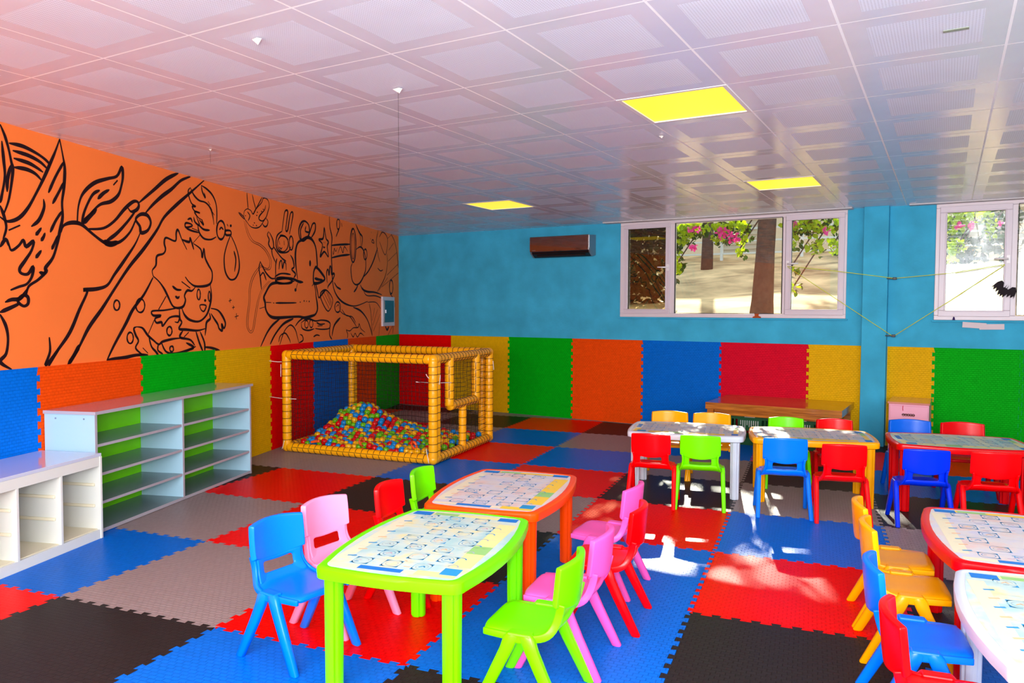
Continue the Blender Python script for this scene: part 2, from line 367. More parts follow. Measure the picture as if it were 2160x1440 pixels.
def window(name, x0, x1, z0, z1, mulls, panes):
    """panes: (x0, x1, z0, z1 of the glass, sash width or 0, handle side, tinted)"""
    r = empty(name, (x0, 0, z0)); r['kind'] = 'structure'
    bm = bmesh.new(); T = Matrix.Translation((-x0, 0, -z0))
    frame_rect(bm, x0, x1, z0, z1, .048, -.018, .05)
    for a, b in mulls: box(bm, a, b, -.0175, .0495, z0 + .048, z1 - .048)
    bm.transform(T); obj('window_frame', bm, M_pvc, r, mods=[BV(.005)])
    for k, (a, b, c, d, sw, hs, tint) in enumerate(panes):
        if sw:
            bm = bmesh.new(); frame_rect(bm, a - sw, b + sw, c - sw, d + min(sw, z1 - .012 - d), sw, -.036, .03); 
            frame_rect(bm, a - .012, b + .012, c - .012, d + .012, .014, -.040, .0)
            bm.transform(T); s = obj('sash', bm, M_pvc2, r, mods=[BV(.004)])
            if hs:
                hx = (b + sw * .55) if hs > 0 else (a - sw * .55); zc = (c + d) / 2 + .01
                bm = bmesh.new(); box(bm, hx - .015, hx + .015, -.046, -.034, zc - .04, zc + .04); tube(bm, [(hx, -.04, zc), (hx, -.075, zc)], .008)
                tube(bm, [(hx, -.075, zc), (hx - hs * .12, -.082, zc + .004)], [.010, .008]); bm.transform(T)
                obj('handle', bm, M_handle, s)
        bm = bmesh.new(); frame_rect(bm, a - .004, b + .004, c - .004, d + .004, .006, -.02, .012); bm.transform(T); obj('gasket', bm, M_gask, r)
        bm = bmesh.new(); box(bm, a, b, .004, .012, c, d); bm.transform(T); obj('pane', bm, M_glass2 if tint else M_glass, r)
    bm = bmesh.new(); box(bm, x0 - .02, x1 + .02, -.03, .0, z0 - .02, z0 - .001); bm.transform(T); obj('window_sill', bm, M_blue, r, mods=[BV(.004)])
    return r
window('window_1', 3.69, 6.39, 1.38, 2.588, [(4.345, 4.415), (5.705, 5.735)],
       [(3.798, 4.305, 1.48, 2.50, .055, 1, True), (4.42, 5.698, 1.434, 2.545, 0, 0, False), (5.802, 6.305, 1.48, 2.50, .062, -1, False)])
window('window_2', 7.247, 9.35, 1.375, 2.588, [(7.915, 7.965)],
       [(7.347, 7.857, 1.475, 2.49, .062, 1, False), (7.972, 9.29, 1.43, 2.545, 0, 0, True)])

# ---------------------------------------------------------------- air conditioner, fuse box
M_acf = mat('dark_bronze_mirror', (60, 34, 28), .03, .9, metal=.0, coat=1)
bsdf(M_acf).inputs['IOR'].default_value = 1.9; bsdf(M_acf).inputs['Base Color'].default_value = (.02, .008, .006, 1); bsdf(M_acf).inputs['Coat IOR'].default_value = 2.2
M_silver = mat('silver_plastic', (150, 150, 156), .3, .5, metal=.6); M_dark = mat('dark_plastic', (28, 18, 20), .35)
ac = empty('air_conditioner', (2.45, 0, 2.17)); tag(ac, 'wall air conditioner with dark mirror front, high on the blue wall', 'air conditioner')
prof = [(0, 0.02), (-.10, 0), (-.17, .045), (-.195, .10), (-.195, .27), (-.02, .285), (0, .285)]
def extr(bm, pr, x0, x1):
    a = [[bm.verts.new((x, y, z)) for y, z in pr] for x in (x0, x1)]; n = len(pr)
    for i in range(n): bm.faces.new([a[0][i], a[0][(i + 1) % n], a[1][(i + 1) % n], a[1][i]])
    bm.faces.new(list(reversed(a[0]))); bm.faces.new(a[1])
bm = bmesh.new(); extr(bm, prof, .015, .865); obj('housing', bm, M_dark, ac, mods=[BV(.006)])
bm = bmesh.new(); box(bm, .0, .875, -.206, -.196, .075, .275); obj('front_panel', bm, M_acf, ac, mods=[BV(.003)])
bm = bmesh.new(); extr(bm, [(y * 1.03, z) for y, z in prof], .866, .885); extr(bm, [(y * 1.03, z) for y, z in prof], -.006, .014); obj('end_cap', bm, M_silver, ac, mods=[BV(.003)])
bm = bmesh.new(); box(bm, .08, .80, -.150, -.135, .014, .03, M=Matrix.Translation((0, 0, 0))); obj('air_flap', bm, M_dark, ac)
bm = bmesh.new(); [box(bm, .035 + k * .011, .043 + k * .011, -.2075, -.2062, .092, .097) for k in range(5)]; obj('badge', bm, M_silver, ac)

M_dglass = mat('smoked_door', (20, 30, 28), .08, .6, coat=1)
fb = empty('fuse_box', (*wl(.52, 0), 1.43), math.atan2(-LD.y, -LD.x)); tag(fb, 'white fuse box with dark smoked door on the mural wall near the corner', 'fuse box')
# local x = away from the corner, local y = out of the wall (negative of Blender's turned y), so build with y negative to reach the room
bm = bmesh.new(); frame_rect(bm, -.25, .25, -.21, .22, .055, -.0, .03); box(bm, -.24, .24, .0, .012, -.2, .21)
obj('case', bm, M_pvc, fb, mods=[BV(.004)])
bm = bmesh.new(); box(bm, -.195, .195, .012, .04, -.155, .165); obj('door', bm, M_dglass, fb, mods=[BV(.004)])
bm = bmesh.new(); box(bm, .15, .165, .04, .05, -.02, .03); obj('latch', bm, M_silver, fb)

# ---------------------------------------------------------------- shelf unit along the left wall
M_pale = mat('pale_blue_laminate', (168, 205, 222), .35, .4); M_edge = mat('grey_edge_strip', (175, 168, 176), .45)
M_lime = mat('lime_back_panel', (120, 225, 0), .5, .3); M_top = mat('grey_laminate_top', (160, 170, 185), .12, .7, coat=.5)
M_shelf = mat('grey_shelf_laminate', (118, 138, 142), .25, .5)
WX = math.atan2(-LD.y, -LD.x)      # local x runs from the corner towards the camera, local y into the room (left-handed flip handled below)
FL = LM
def wobj(name, bm, m, parent, mods=()):
    bm.transform(FL); bm.transform(Matrix.Translation(-parent.location)); return obj(name, bm, m, parent, mods=mods)
su = empty('shelf_unit', (*wl(6.0, .2), 0)); tag(su, 'long pale blue open shelf unit with lime green back under the mural', 'shelf unit')
s0, s1, D, H = 5.055, 6.963, .39, .80; y0 = .016
def panel(name, *a, m=M_pale, edge=True):
    bm = bmesh.new(); x0, x1, yy0, yy1, z0, z1 = a; box(bm, x0, x1, yy0, yy1 - .002, z0, z1); 
    box(bm, x0, x1, yy1 - .002, yy1, z0, z1, 1); return wobj(name, bm, [m, M_edge], su)
panel('side_panel', s0, s0 + .02, y0, D, 0, H - .02); panel('side_panel', s1 - .02, s1, y0, D, 0, H - .02); panel('divider', 6.025, 6.045, y0 + .012, D - .003, .026, H - .02)
bm = bmesh.new(); box(bm, s0 + .02, s1 - .02, y0, y0 + .01, .026, H - .02); wobj('back_panel', bm, M_lime, su)
panel('bottom_board', s0 + .02, s1 - .02, y0, D - .001, .004, .026, m=M_shelf)
for a, b in ((s0 + .02, 6.025), (6.045, s1 - .02)):
    for z in (.205, .392, .583): panel('shelf', a, b, y0 + .012, D - .008, z - .018, z, m=M_shelf)
bm = bmesh.new(); box(bm, s0 - .012, s1 + .012, y0, D + .014, H - .02, H, 0); box(bm, s0 - .012, s1 + .012, D + .012, D + .0145, H - .0205, H + .0002, 1); box(bm, s1 + .0118, s1 + .0125, y0, D + .0145, H - .0205, H - .001, 1); wobj('top_board', bm, [M_top, M_edge], su)
bm = bmesh.new()
for y in (.10, .31): tube(bm, [(s1 - .001, y, H - .05), (s1 + .002, y, H - .05)], .006)
wobj('cam_cover', bm, mat('grey_cam_cover', (120, 130, 150), .5), su)

M_tro = mat('white_lacquer', (226, 226, 214), .35, .45); M_trot = mat('white_lacquer_top', (205, 210, 226), .12, .7, coat=.6); M_rail = mat('cream_rail', (232, 222, 190), .4)
tr = empty('drawer_frame', (*wl(7.5, .25), 0)); tag(tr, 'low white storage frame without drawers, three bays with side rails', 'storage unit')
T0, T1, TD, TH = 7.002, 7.99, .465, .545; ty = .02; xs = [7.002, 7.325, 7.641, 7.972]
for k, x in enumerate(xs):
    bm = bmesh.new(); box(bm, x, x + .018, ty, TD + (.0 if k else .004), (0 if k in (0, 3) else .055), TH - .02 - (0 if k in (0, 3) else .06)); wobj('side_panel' if k in (0, 3) else 'divider', bm, M_tro, tr, mods=[BV(.002)])
bm = bmesh.new(); box(bm, T0 + .0, T1, ty, TD, TH - .02, TH); wobj('top_board', bm, M_trot, tr, mods=[BV(.002)])
bm = bmesh.new(); box(bm, T0 + .018, T1 - .018, TD - .02, TD, TH - .08, TH - .02); wobj('top_rail', bm, M_tro, tr)
bm = bmesh.new(); box(bm, T0 + .018, T1 - .018, TD - .02, TD - .002, .0, .058); wobj('plinth', bm, M_tro, tr)
bm = bmesh.new(); box(bm, T0 + .018, T1 - .018, ty, TD - .022, .045, .062); wobj('bottom_board', bm, M_rail, tr)
bm = bmesh.new(); box(bm, T0 + .018, T1 - .018, ty, ty + .008, .06, TH - .02); wobj('back_panel', bm, M_tro, tr)
for x in xs:
    for sgn in (0, 1):
        if (x == xs[0] and sgn == 0) or (x == xs[3] and sgn == 1): continue
        for z in (.20, .335, .455):
            bm = bmesh.new(); q = x + .018 if sgn else x - .014
            box(bm, q, q + .014, ty + .03, TD - .035, z, z + .018); wobj('runner', bm, M_rail, tr, mods=[BV(.004)])

# ---------------------------------------------------------------- bench, crates, pink cabinet by the far wall
M_wood = mat('varnished_pine', (176, 104, 32), .22, .6, coat=.6); 
n = M_wood.node_tree.nodes; l = M_wood.node_tree.links
wv = n.new('ShaderNodeTexNoise'); wv.inputs['Scale'].default_value = 3; wv.inputs['Detail'].default_value = 6
mp = n.new('ShaderNodeMapping'); mp.inputs['Scale'].default_value = (1, 14, 14); tc = n.new('ShaderNodeTexCoord'); l.new(tc.outputs['Object'], mp.inputs[0]); l.new(mp.outputs[0], wv.inputs['Vector'])
cr = n.new('ShaderNodeValToRGB'); cr.color_ramp.elements[0].color = (*lin((135, 68, 14)), 1); cr.color_ramp.elements[1].color = (*lin((214, 134, 45)), 1); cr.color_ramp.elements[0].position = .3; cr.color_ramp.elements[1].position = .7
l.new(wv.outputs['Fac'], cr.inputs[0]); l.new(cr.outputs[0], bsdf(M_wood).inputs['Base Color'])
be = empty('wooden_bench', (5.8, -.5, 0)); tag(be, 'low varnished wooden bench table against the crimson wall mat', 'bench')
bm = bmesh.new(); box(bm, -.69, .70, -.46, .46, .388, .462); obj('tabletop', bm, M_wood, be, mods=[BV(.004)])
for x in (-.64, .64):
    for y in (-.40, .40): bm = bmesh.new(); box(bm, x - .035, x + .035, y - .035, y + .035, 0, .388); obj('leg', bm, M_wood, be)
for y in (-.41, .41): bm = bmesh.new(); box(bm, -.60, .60, y - .012, y + .012, .33, .387); obj('apron', bm, M_wood, be)
M_crate = mat('dark_green_plastic', (0, 92, 48), .4); M_cr2 = mat('pale_label', (215, 220, 215), .6)
for k, (x, lb) in enumerate(((5.55, 'dark green plastic crate under the wooden bench, left one'), (6.08, 'dark green plastic crate under the wooden bench, right one'))):
    c = empty('plastic_crate', (x, -.62, 0)); tag(c, lb, 'crate', 'green crates under the bench')
    bm = bmesh.new()
    box(bm, -.25, .25, -.17, .17, 0, .015); 
    for y0_, y1_ in ((-.17, -.155), (.155, .17)):
        box(bm, -.25, .25, y0_, y1_, .28, .36); box(bm, -.25, .25, y0_, y1_, .015, .08)
        for q in range(13): box(bm, -.25 + q * .0404, -.235 + q * .0404, y0_, y1_, .08, .28)
        box(bm, -.12, .12, y0_ + .002, y1_ - .002, .16, .28)
    for x0_, x1_ in ((-.25, -.235), (.235, .25)): box(bm, x0_, x1_, -.155, .155, .015, .36)
    obj('body', bm, M_crate, c)
    bm = bmesh.new(); box(bm, -.055, .055, -.173, -.17, .305, .335)
    for q in range(9): box(bm, -.10 + q * .023, -.092 + q * .023, -.173, -.17, .22 - .02 * (q % 3), .27)
    obj('label', bm, M_cr2, c)
bm = bmesh.new(); bmesh.ops.create_icosphere(bm, subdivisions=3, radius=.10)
for v in bm.verts: v.co.z *= 1.6; v.co.x *= 1 + .15 * math.sin(9 * v.co.z * 4); v.co.y *= .8
for f in bm.faces: f.material_index = 1 if f.calc_center_median().z < .02 and f.calc_center_median().x > -.02 else 0
bag = obj('bag', bm, [mat('white_bag', (225, 225, 228), .6), mat('red_bag_print', (190, 30, 40), .6)], smooth=True); bag.location = (5.16, -.62, .165)
tag(bag, 'white and red bag beside the green crates under the bench', 'bag')
M_pink = mat('pink_laminate', (240, 170, 192), .4, .4); M_pinkt = mat('pink_top_with_reflection', (215, 140, 120), .15, .6, coat=.5)  # top colour carries a painted reflection of the yellow mat
pc = empty('pink_cabinet', (7.07, -.33, 0)); tag(pc, 'small pink cabinet with curly handle beside the blue pillar', 'cabinet')
bm = bmesh.new(); box(bm, -.18, .18, -.27, .27, 0, .53); obj('body', bm, M_pink, pc, mods=[BV(.003)])
bm = bmesh.new(); box(bm, -.19, .19, -.29, .27, .532, .55); obj('top_board', bm, M_pinkt, pc, mods=[BV(.003)])
bm = bmesh.new(); box(bm, -.17, .17, -.282, -.27, .05, .515); dr = obj('door', bm, M_pink, pc, mods=[BV(.003)])
bm = bmesh.new()
for k in range(5): torus(bm, (-.044 + k * .022, -.288, .425), (0, 1, 0), .011, .003, 10, 5)
tube(bm, [(-.06, -.286, .427), (.058, -.286, .423)], .003)
obj('handle', bm, mat('dark_brass', (90, 50, 30), .35, metal=.6), dr)
bm = bmesh.new(); tube(bm, [(-.05, -.284, .515), (-.052, -.285, .49), (-.05, -.284, .465)], .003); obj('red_mark', bm, mat('red_paint', (220, 10, 50), .5), dr)

# ---------------------------------------------------------------- ball pit
M_tube = mat('yellow_padded_tube', (255, 176, 8), .28, .5, var=.05, vscale=8); M_net = mat('black_net', (22, 20, 22), .8); M_cord = mat('black_cord', (50, 30, 12), .7); M_tie = mat('white_string', (235, 228, 225), .8)
PFL, PC, PR, PBL = Vector((1.58, -3.70)), Vector((3.27, -3.455)), Vector((3.02, -2.10)), Vector((1.19, -2.30))
pit = empty('ball_pit', (2.3, -2.9, 0)); tag(pit, 'ball pit cage of yellow padded tubes with black netting', 'ball pit')
def P3(p, z): return Vector((p.x - 2.3, p.y + 2.9, z))
RT = .046; ZT = .995; ZB = .048
def padded(name, a, b, n_rings=None, cap_ball=True, r=RT):
    bm = bmesh.new(); a = Vector(a); b = Vector(b); L = (b - a).length; k = max(3, int(L / .068)); pts = [a + (b - a) * i / k for i in range(k + 1)]
    q = []; rr = []
    for i in range(k):      # slightly pinched at every cord
        q += [pts[i], pts[i] + (pts[i + 1] - pts[i]) * .25, pts[i] + (pts[i + 1] - pts[i]) * .75]; rr += [r * .95, r, r]
    q.append(pts[-1]); rr.append(r * .95); tube(bm, q, rr, 14); t = obj(name, bm, M_tube, pit, smooth=True)
    bm = bmesh.new(); d = (b - a).normalized(); e1 = d.cross(Vector((.3, .2, .93))).normalized(); e2 = d.cross(e1); path = []
    for i in range(1, k):      # one cord lashed round and round
        for q in range(15): path.append(pts[i] + (e1 * math.cos(2 * PI * q / 14) + e2 * math.sin(2 * PI * q / 14)) * r * .985 + d * .008 * q / 14)
    tube(bm, path, .0032, 4)
    obj('cord', bm, M_cord, t); return t
def corner_ball(p, z):
    bm = bmesh.new(); bmesh.ops.create_uvsphere(bm, u_segments=16, v_segments=10, radius=RT * 1.05); bmesh.ops.translate(bm, verts=bm.verts, vec=P3(p, z)); obj('elbow', bm, M_tube, pit, smooth=True)
cs = [PFL, PC, PR, PBL]
for a, b in zip(cs, cs[1:] + cs[:1]):
    d = (b - a).normalized() * .02; padded('frame_tube', P3(a + d, ZT), P3(b - d, ZT)); padded('frame_tube', P3(a + d, ZB), P3(b - d, ZB))
for p in cs: padded('post', P3(p, ZB), P3(p, ZT)); corner_ball(p, ZB); corner_ball(p, ZT)
u1 = (PR - PC).normalized(); u0 = (PC - PFL).normalized(); LR = (PR - PC).length
nx = Vector((u0.x, u0.y))
def side(t, z, off=0.0): p = PC + u1 * t + nx * off; return P3(p, z)
padded('post', side(.075, ZB), side(.075, ZT), r=.038)
padded('post', P3(PR - u1 * .01 - nx * .085, ZB), P3(PR - u1 * .01 - nx * .085, ZT), r=.038)
padded('post', P3(PBL - u1 * .085 + nx * .03, ZB), P3(PBL - u1 * .085 + nx * .03, ZT), r=.038)
tw = .33; tr_ = .98; zb = .52
padded('window_tube', side(tw, ZT, .012), side(tw, zb, .012)); padded('window_tube', side(tr_, ZT, .012), side(tr_, zb, .012)); padded('window_tube', side(tw, zb, .012), side(tr_, zb, .012))
padded('post', side(.66, ZB, .0), side(.66, zb, .005), r=.042)
def net(o, ux, w, h, z0, sag=.012, step=.046):
    bm = bmesh.new(); nw = max(2, int(w / step)); nh = max(2, int(h / step)); ph = random.random() * 6
    nrm = Vector((ux.y, -ux.x, 0)); U = Vector((ux.x, ux.y, 0))
    def pt(i, j):
        x = w * i / nw; z = h * j / nh
        return o + U * (x + .006 * math.sin(j * .9 + ph + i * .3)) + Vector((0, 0, z0 + z + .005 * math.sin(i * .8 + ph))) + nrm * sag * math.sin(x * 3 + z * 2 + ph)
    for i in range(nw + 1): tube(bm, [pt(i, j) for j in range(0, nh + 1, 2)] + ([pt(i, nh)] if nh % 2 else []), .0017, 3, cap=False)
    for j in range(nh + 1): tube(bm, [pt(i, j) for i in range(0, nw + 1, 2)] + ([pt(nw, j)] if nw % 2 else []), .0017, 3, cap=False)
    return obj('net', bm, M_net, pit)
for a, b in ((PFL, PC), (PBL, PR), (PFL, PBL)):
    u = (b - a).normalized(); net(P3(a + u * .04, 0), u, (b - a).length - .08, ZT - ZB - .06, ZB + .03)
net(side(tw + .04, 0, .012), u1, tr_ - tw - .08, ZT - zb - .06, zb + .03)
net(side(tr_ + .04, 0), u1, LR - tr_ - .08, ZT - ZB - .06, ZB + .03)
net(side(.12, 0), u1, .52, zb - ZB - .1, ZB + .03); net(side(.70, 0), u1, tr_ - .70, zb - ZB - .06, ZB + .03)
net(side(.11, 0), u1, tw - .13, ZT - zb - .0, zb - .05)
def tie(p, q): bm = bmesh.new(); tube(bm, catmull([p, (Vector(p) + Vector(q)) / 2 + Vector((0, 0, -.006)), q], 3), .0035, 5); obj('tie_string', bm, M_tie, pit)
wp = wl(4.03, .012)
tie(P3(Vector(wp), .93), P3(PFL, .925)); tie(P3(Vector(wp), .56), P3(PFL + u0 * .12, .545)); 
tie(P3(PC - u0 * .17 - u1 * .03, .78), side(.30, .755, .05)); tie(P3(PC - u0 * .02 - u1 * .045, .82), P3(PC - u0 * .05 - u1 * .05, .86)); tie(side(.07, .845, .042), side(.03, .76, .05))
tie(P3(PC - u0 * .05 - u1 * .048, .155), P3(PC - u0 * .02 - u1 * .05, .02)); tie(side(LR, .90, .048), side(LR + .02, .80, .05)); tie(P3(PFL - u1 * .048, .12), P3(PFL - u1 * .048 - u0 * .03, .03))
tie(P3(PFL - u1 * .03 - u0 * .05, .90), P3(PFL - u1 * .03 - u0 * .052, .77))

BR = .0335
BC = {'blue': (0, 145, 225), 'yellow': (250, 185, 10), 'green': (110, 195, 5), 'red': (225, 0, 6)}
bms = {}
for k, c in BC.items():
    bm = bmesh.new(); bmesh.ops.create_icosphere(bm, subdivisions=3, radius=BR); me = bpy.data.meshes.new('ball'); bm.to_mesh(me); bm.free()
    for p in me.polygons: p.use_smooth = True
    me.materials.append(mat(k + '_ball_plastic', c, .3, .5)); bms[k] = me
def inpit(p):
    for a, b in zip(cs, cs[1:] + cs[:1]):
        u = (b - a).normalized()
        if (p - a).dot(Vector((-u.y, u.x))) < RT + BR * .9: return False
    return True
def bh(p):
    m = Vector((1.62, -2.62)); d = (p - m); g = math.exp(-(d.x ** 2 / .10 + d.y ** 2 / .10)) * .19 + math.exp(-(d.x ** 2 / .5 + d.y ** 2 / .35)) * .10
    return .075 + g + .012 * math.sin(p.x * 11) * math.cos(p.y * 9)
spots = []; random.seed(3)
for lay in (0, 1):
    sp = .066; r = 0; y = -3.75
    while y < -2.0:
        x = 1.0 + (sp / 2 if r % 2 else 0)
        while x < 3.4:
            q = Vector((x + random.uniform(-.005, .005) + lay * sp * .5, y + random.uniform(-.005, .005) + lay * .03))
            if inpit(q): spots.append((q, bh(q) + random.uniform(-.012, .018) - lay * .055, lay))
            x += sp
        y += sp * .866; r += 1
cm = Vector((7.58, -9.165))
spots = [s for s in spots if s[1] > BR]
spots.sort(key=lambda s: (s[2], (s[0] - cm).length - 3 * s[1]))
rest = []
cols = list(BC)
for k, (q, z, lay) in enumerate(spots):
    col = random.choices(cols, (.27, .27, .2, .26))[0]
    if k < 300:
        o = bpy.data.objects.new('plastic_ball', bms[col]); C.objects.link(o); o.location = (q.x, q.y, z)
        tag(o, 'small %s plastic ball lying among the balls near the front of the ball pit' % col, 'ball', 'small %s balls in the ball pit' % col)
    else: rest.append((q, z, col))
bm = bmesh.new()
for q, z, col in rest:
    r = bmesh.ops.create_icosphere(bm, subdivisions=2, radius=BR, matrix=Matrix.Translation((q.x, q.y, z)))
    for f in {f for v in r['verts'] for f in v.link_faces}: f.material_index = cols.index(col); f.smooth = True
tag(obj('plastic_balls', bm, [bms[c].materials[0] for c in cols], smooth=True), 'heap of coloured plastic balls filling the rear of the ball pit', 'balls', kind='stuff')
M_toy = mat('orange_toy', (245, 90, 30), .4)
bm = bmesh.new(); tube(bm, catmull([(-.05, 0, 0), (0, .005, .012), (.06, 0, .02)], 4), .014, 8)
o = obj('toy_piece', bm, M_toy, smooth=True); o.location = (1.93, -3.655, .115); tag(o, 'orange toy piece lying on the front tube of the ball pit, left part', 'toy')
bm = bmesh.new(); torus(bm, (0, 0, 0), (.2, 1, .3), .035, .012, 18, 8); o = obj('toy_ring', bm, M_toy, smooth=True); o.location = (3.0, -3.40, .15); tag(o, 'orange toy ring among the balls near the front right corner of the pit', 'toy')
bm = bmesh.new(); torus(bm, (0, 0, 0), (1, .2, .2), .04, .012, 18, 8); o = obj('toy_ring', bm, M_toy, smooth=True); o.location = (2.42, -3.50, .145); tag(o, 'orange toy ring at the middle of the front edge of the ball pit', 'toy')
# ---------------------------------------------------------------- tables
KC = {'green': (112, 238, 0), 'orange': (255, 74, 0), 'white': (208, 214, 226), 'yellow': (255, 172, 0), 'red': (226, 0, 8), 'blue': (0, 118, 250), 'navy': (0, 48, 232), 'pink': (255, 150, 192), 'brightred': (250, 0, 6),
      'rose': (255, 92, 182), 'midblue': (0, 100, 225)}
PM = {k: mat(k + '_plastic', v, .27, .22) for k, v in KC.items()}
PR_ = {k: mat('print_' + k, v, .4, .35) for k, v in {'paper': (214, 216, 212), 'paper2': (196, 218, 212), 'cyan': (40, 150, 205), 'blueb': (20, 120, 205), 'yel': (250, 206, 60), 'palegreen': (150, 205, 120), 'pale': (236, 226, 190), 'peach': (240, 190, 140), 'rose': (205, 170, 190), 'greyline': (165, 180, 185), 'yelpale': (238, 228, 150), 'cyanpale': (120, 190, 215)}.items()}
for k in ('paper', 'paper2'):
    m = PR_[k]; n = m.node_tree.nodes; l = m.node_tree.links; tc = n.new('ShaderNodeTexCoord')
    t = n.new('ShaderNodeTexNoise'); t.inputs['Scale'].default_value = 9; t.inputs['Detail'].default_value = 5; l.new(tc.outputs['Object'], t.inputs['Vector'])
    cr = n.new('ShaderNodeValToRGB'); e = cr.color_ramp.elements; e[0].position = .34; e[0].color = (*lin((172, 210, 206) if k == 'paper2' else (228, 200, 190)), 1); e[1].position = .5; e[1].color = (*lin(tuple({'paper': (218, 212, 208), 'paper2': (198, 218, 208)}[k])), 1)
    x = e.new(.66); x.color = (*lin((226, 220, 165) if k == 'paper2' else (206, 204, 220)), 1); l.new(t.outputs['Fac'], cr.inputs[0]); l.new(cr.outputs[0], bsdf(m).inputs['Base Color'])
TW, TL, THT = .60, .90, .50
def tab_outline(w, L, bow_l, bow_w, rad, n=8):
    """w along x, L along y, long sides (at +-x) bowed by bow_l, short ones by bow_w"""
    pts = []
    hw, hl = w / 2, L / 2
    def sx(t): return bow_l * (1 - (2 * t - 1) ** 2)
    # corners rounded with radius rad
    cyc = []
    for (cx, cy, a0) in ((hw - rad, hl - rad, 0), (-hw + rad, hl - rad, 90), (-hw + rad, -hl + rad, 180), (hw - rad, -hl + rad, 270)):
        cyc.append([(cx + rad * math.cos(math.radians(a0 + 90 * k / n)), cy + rad * math.sin(math.radians(a0 + 90 * k / n))) for k in range(n + 1)])
    for q in range(4):
        pts += cyc[q]; a = cyc[q][-1]; b = cyc[(q + 1) % 4][0]
        for k in range(1, 8):
            t = k / 8; x = a[0] + (b[0] - a[0]) * t; y = a[1] + (b[1] - a[1]) * t; bw = 4 * t * (1 - t)
            if q == 0: y += bow_w * bw
            if q == 1: x -= bow_l * bw
            if q == 2: y -= bow_w * bw
            if q == 3: x += bow_l * bw
            pts.append((x, y))
    return pts
def make_table(col, paper, seed, simple=False):
    random.seed(seed)
    r = empty('play_table'); o = tab_outline(TW, TL, .045, .016, .05)
    def sc(k): return [(x * (1 - k / (TW / 2)), y * (1 - k / (TL / 2))) for x, y in o]
    bm = bmesh.new(); secs = []
    for k, z in ((.014, THT - .052), (.002, THT - .046), (0, THT - .02), (.002, THT - .008), (.010, THT - .001), (.020, THT), (.030, THT - .0035)):
        secs.append([Vector((x, y, z)) for x, y in sc(k)])
    secs = [[Vector((x, y, THT - .02)) for x, y in sc(.03)], [Vector((x, y, THT - .052)) for x, y in sc(.022)]] + secs
    loft(bm, secs); obj('tabletop', bm, PM[col], r, smooth=False, mods=[('EDGE_SPLIT', dict(split_angle=.7))])
    for p in r.children[0].data.polygons: p.use_smooth = True
    names = list(PR_); M = [PR_[k] for k in names]; bm = bmesh.new(); ix = {k: names.index(k) for k in names}
    prism(bm, sc(.031), THT - .0034, THT - .0026, ix[paper])
    z = THT - .0022; hw, hl = TW / 2 - .045, TL / 2 - .045
    def quad(x0, x1, y0, y1, m, zz=0):
        vs = [bm.verts.new((a, b, z + zz)) for a, b in ((x0, y0), (x1, y0), (x1, y1), (x0, y1))]; bm.faces.new(vs).material_index = ix[m]
    def strip(P, w, m, zz=.0003):
        for a, b in zip(P, P[1:]):
            a = Vector(a); b = Vector(b); d = (b - a)
            if d.length < 1e-6: continue
            nn = Vector((-d.y, d.x)).normalized() * w / 2
            bm.faces.new([bm.verts.new((q.x, q.y, z + zz)) for q in (a - nn, b - nn, b + nn, a + nn)]).material_index = ix[m]
    yl = 'yel' if paper == 'paper' else 'yelpale'; cy_ = 'cyan' if paper == 'paper' else 'cyanpale'
    # coloured border fields
    quad(-hw, hw, hl - .035, hl, yl); quad(-hw + .1, -hw + .22, hl - .034, hl, 'palegreen', .0001); quad(-hw, -hw + .09, hl - .055, hl, 'blueb', .0002); quad(hw - .09, hw, hl - .05, hl, 'blueb', .0002)
    quad(hw - .06, hw + .02, -hl * .7, hl * .75, yl, 0); quad(hw - .06, hw + .02, -hl * .3, -hl * .05, 'palegreen', .0001); quad(-hw - .02, -hw + .035, -hl * .8, hl * .8, 'pale', 0)
    quad(-hw, hw, -hl, -hl + .035, 'pale'); quad(-hw + .12, -hw + .30, -hl, -hl + .035, 'blueb', .0001); quad(hw - .16, hw, -hl, -hl + .05, yl, .0001); quad(hw - .07, hw, -hl + .03, -hl + .10, 'cyan', .0002)
    for k in range(7): 
        y = -hl * .7 + k * .085
        strip([(hw - .05 + .02 * math.cos(a / 5 * PI), y + .02 * math.sin(a / 5 * PI)) for a in range(6)], .006, 'cyan' if k % 2 else 'greyline')
        strip([(-hw + .015, y), (-hw + .05, y + .01)], .012, 'peach' if k % 2 else 'cyan')
    # playing fields drawn as cyan frames with wedge corners and a little round picture
    for gy in range(7):
        for gx in range(3):
            cx = -.125 + gx * .125 + (.03 if gy % 2 else -.03); cy = -.32 + gy * .108; s = .035
            if random.random() < .12: continue
            hv = random.random() < .75
            for sx_, sy_ in ((1, 1), (-1, 1), (-1, -1), (1, -1)):
                if random.random() < .2: continue
                vs = [bm.verts.new((cx + sx_ * a, cy + sy_ * b, z + .0003)) for a, b in ((s * 1.05, s * 1.05), (s * .35, s), (s * .78, s * .78), (s, s * .35))]; bm.faces.new(vs).material_index = ix['cyan']
            strip([(cx + s * math.copysign(abs(math.cos(a * PI / 8)) ** .55, math.cos(a * PI / 8)), cy + s * math.copysign(abs(math.sin(a * PI / 8)) ** .55, math.sin(a * PI / 8))) for a in range(random.choice((9, 13, 17, 17)))], .003, cy_)
            strip([(cx + s * .7 * math.cos(a * PI / 7), cy + s * .7 * math.sin(a * PI / 7)) for a in range(random.choice((9, 15, 15)))], .0022, random.choice(('greyline', 'cyan', 'rose')))
            if hv: strip([(cx - .012, cy - .006), (cx + .004, cy + .01), (cx + .012, cy - .004)], .006, random.choice(('rose', 'peach', 'greyline', 'cyan')))
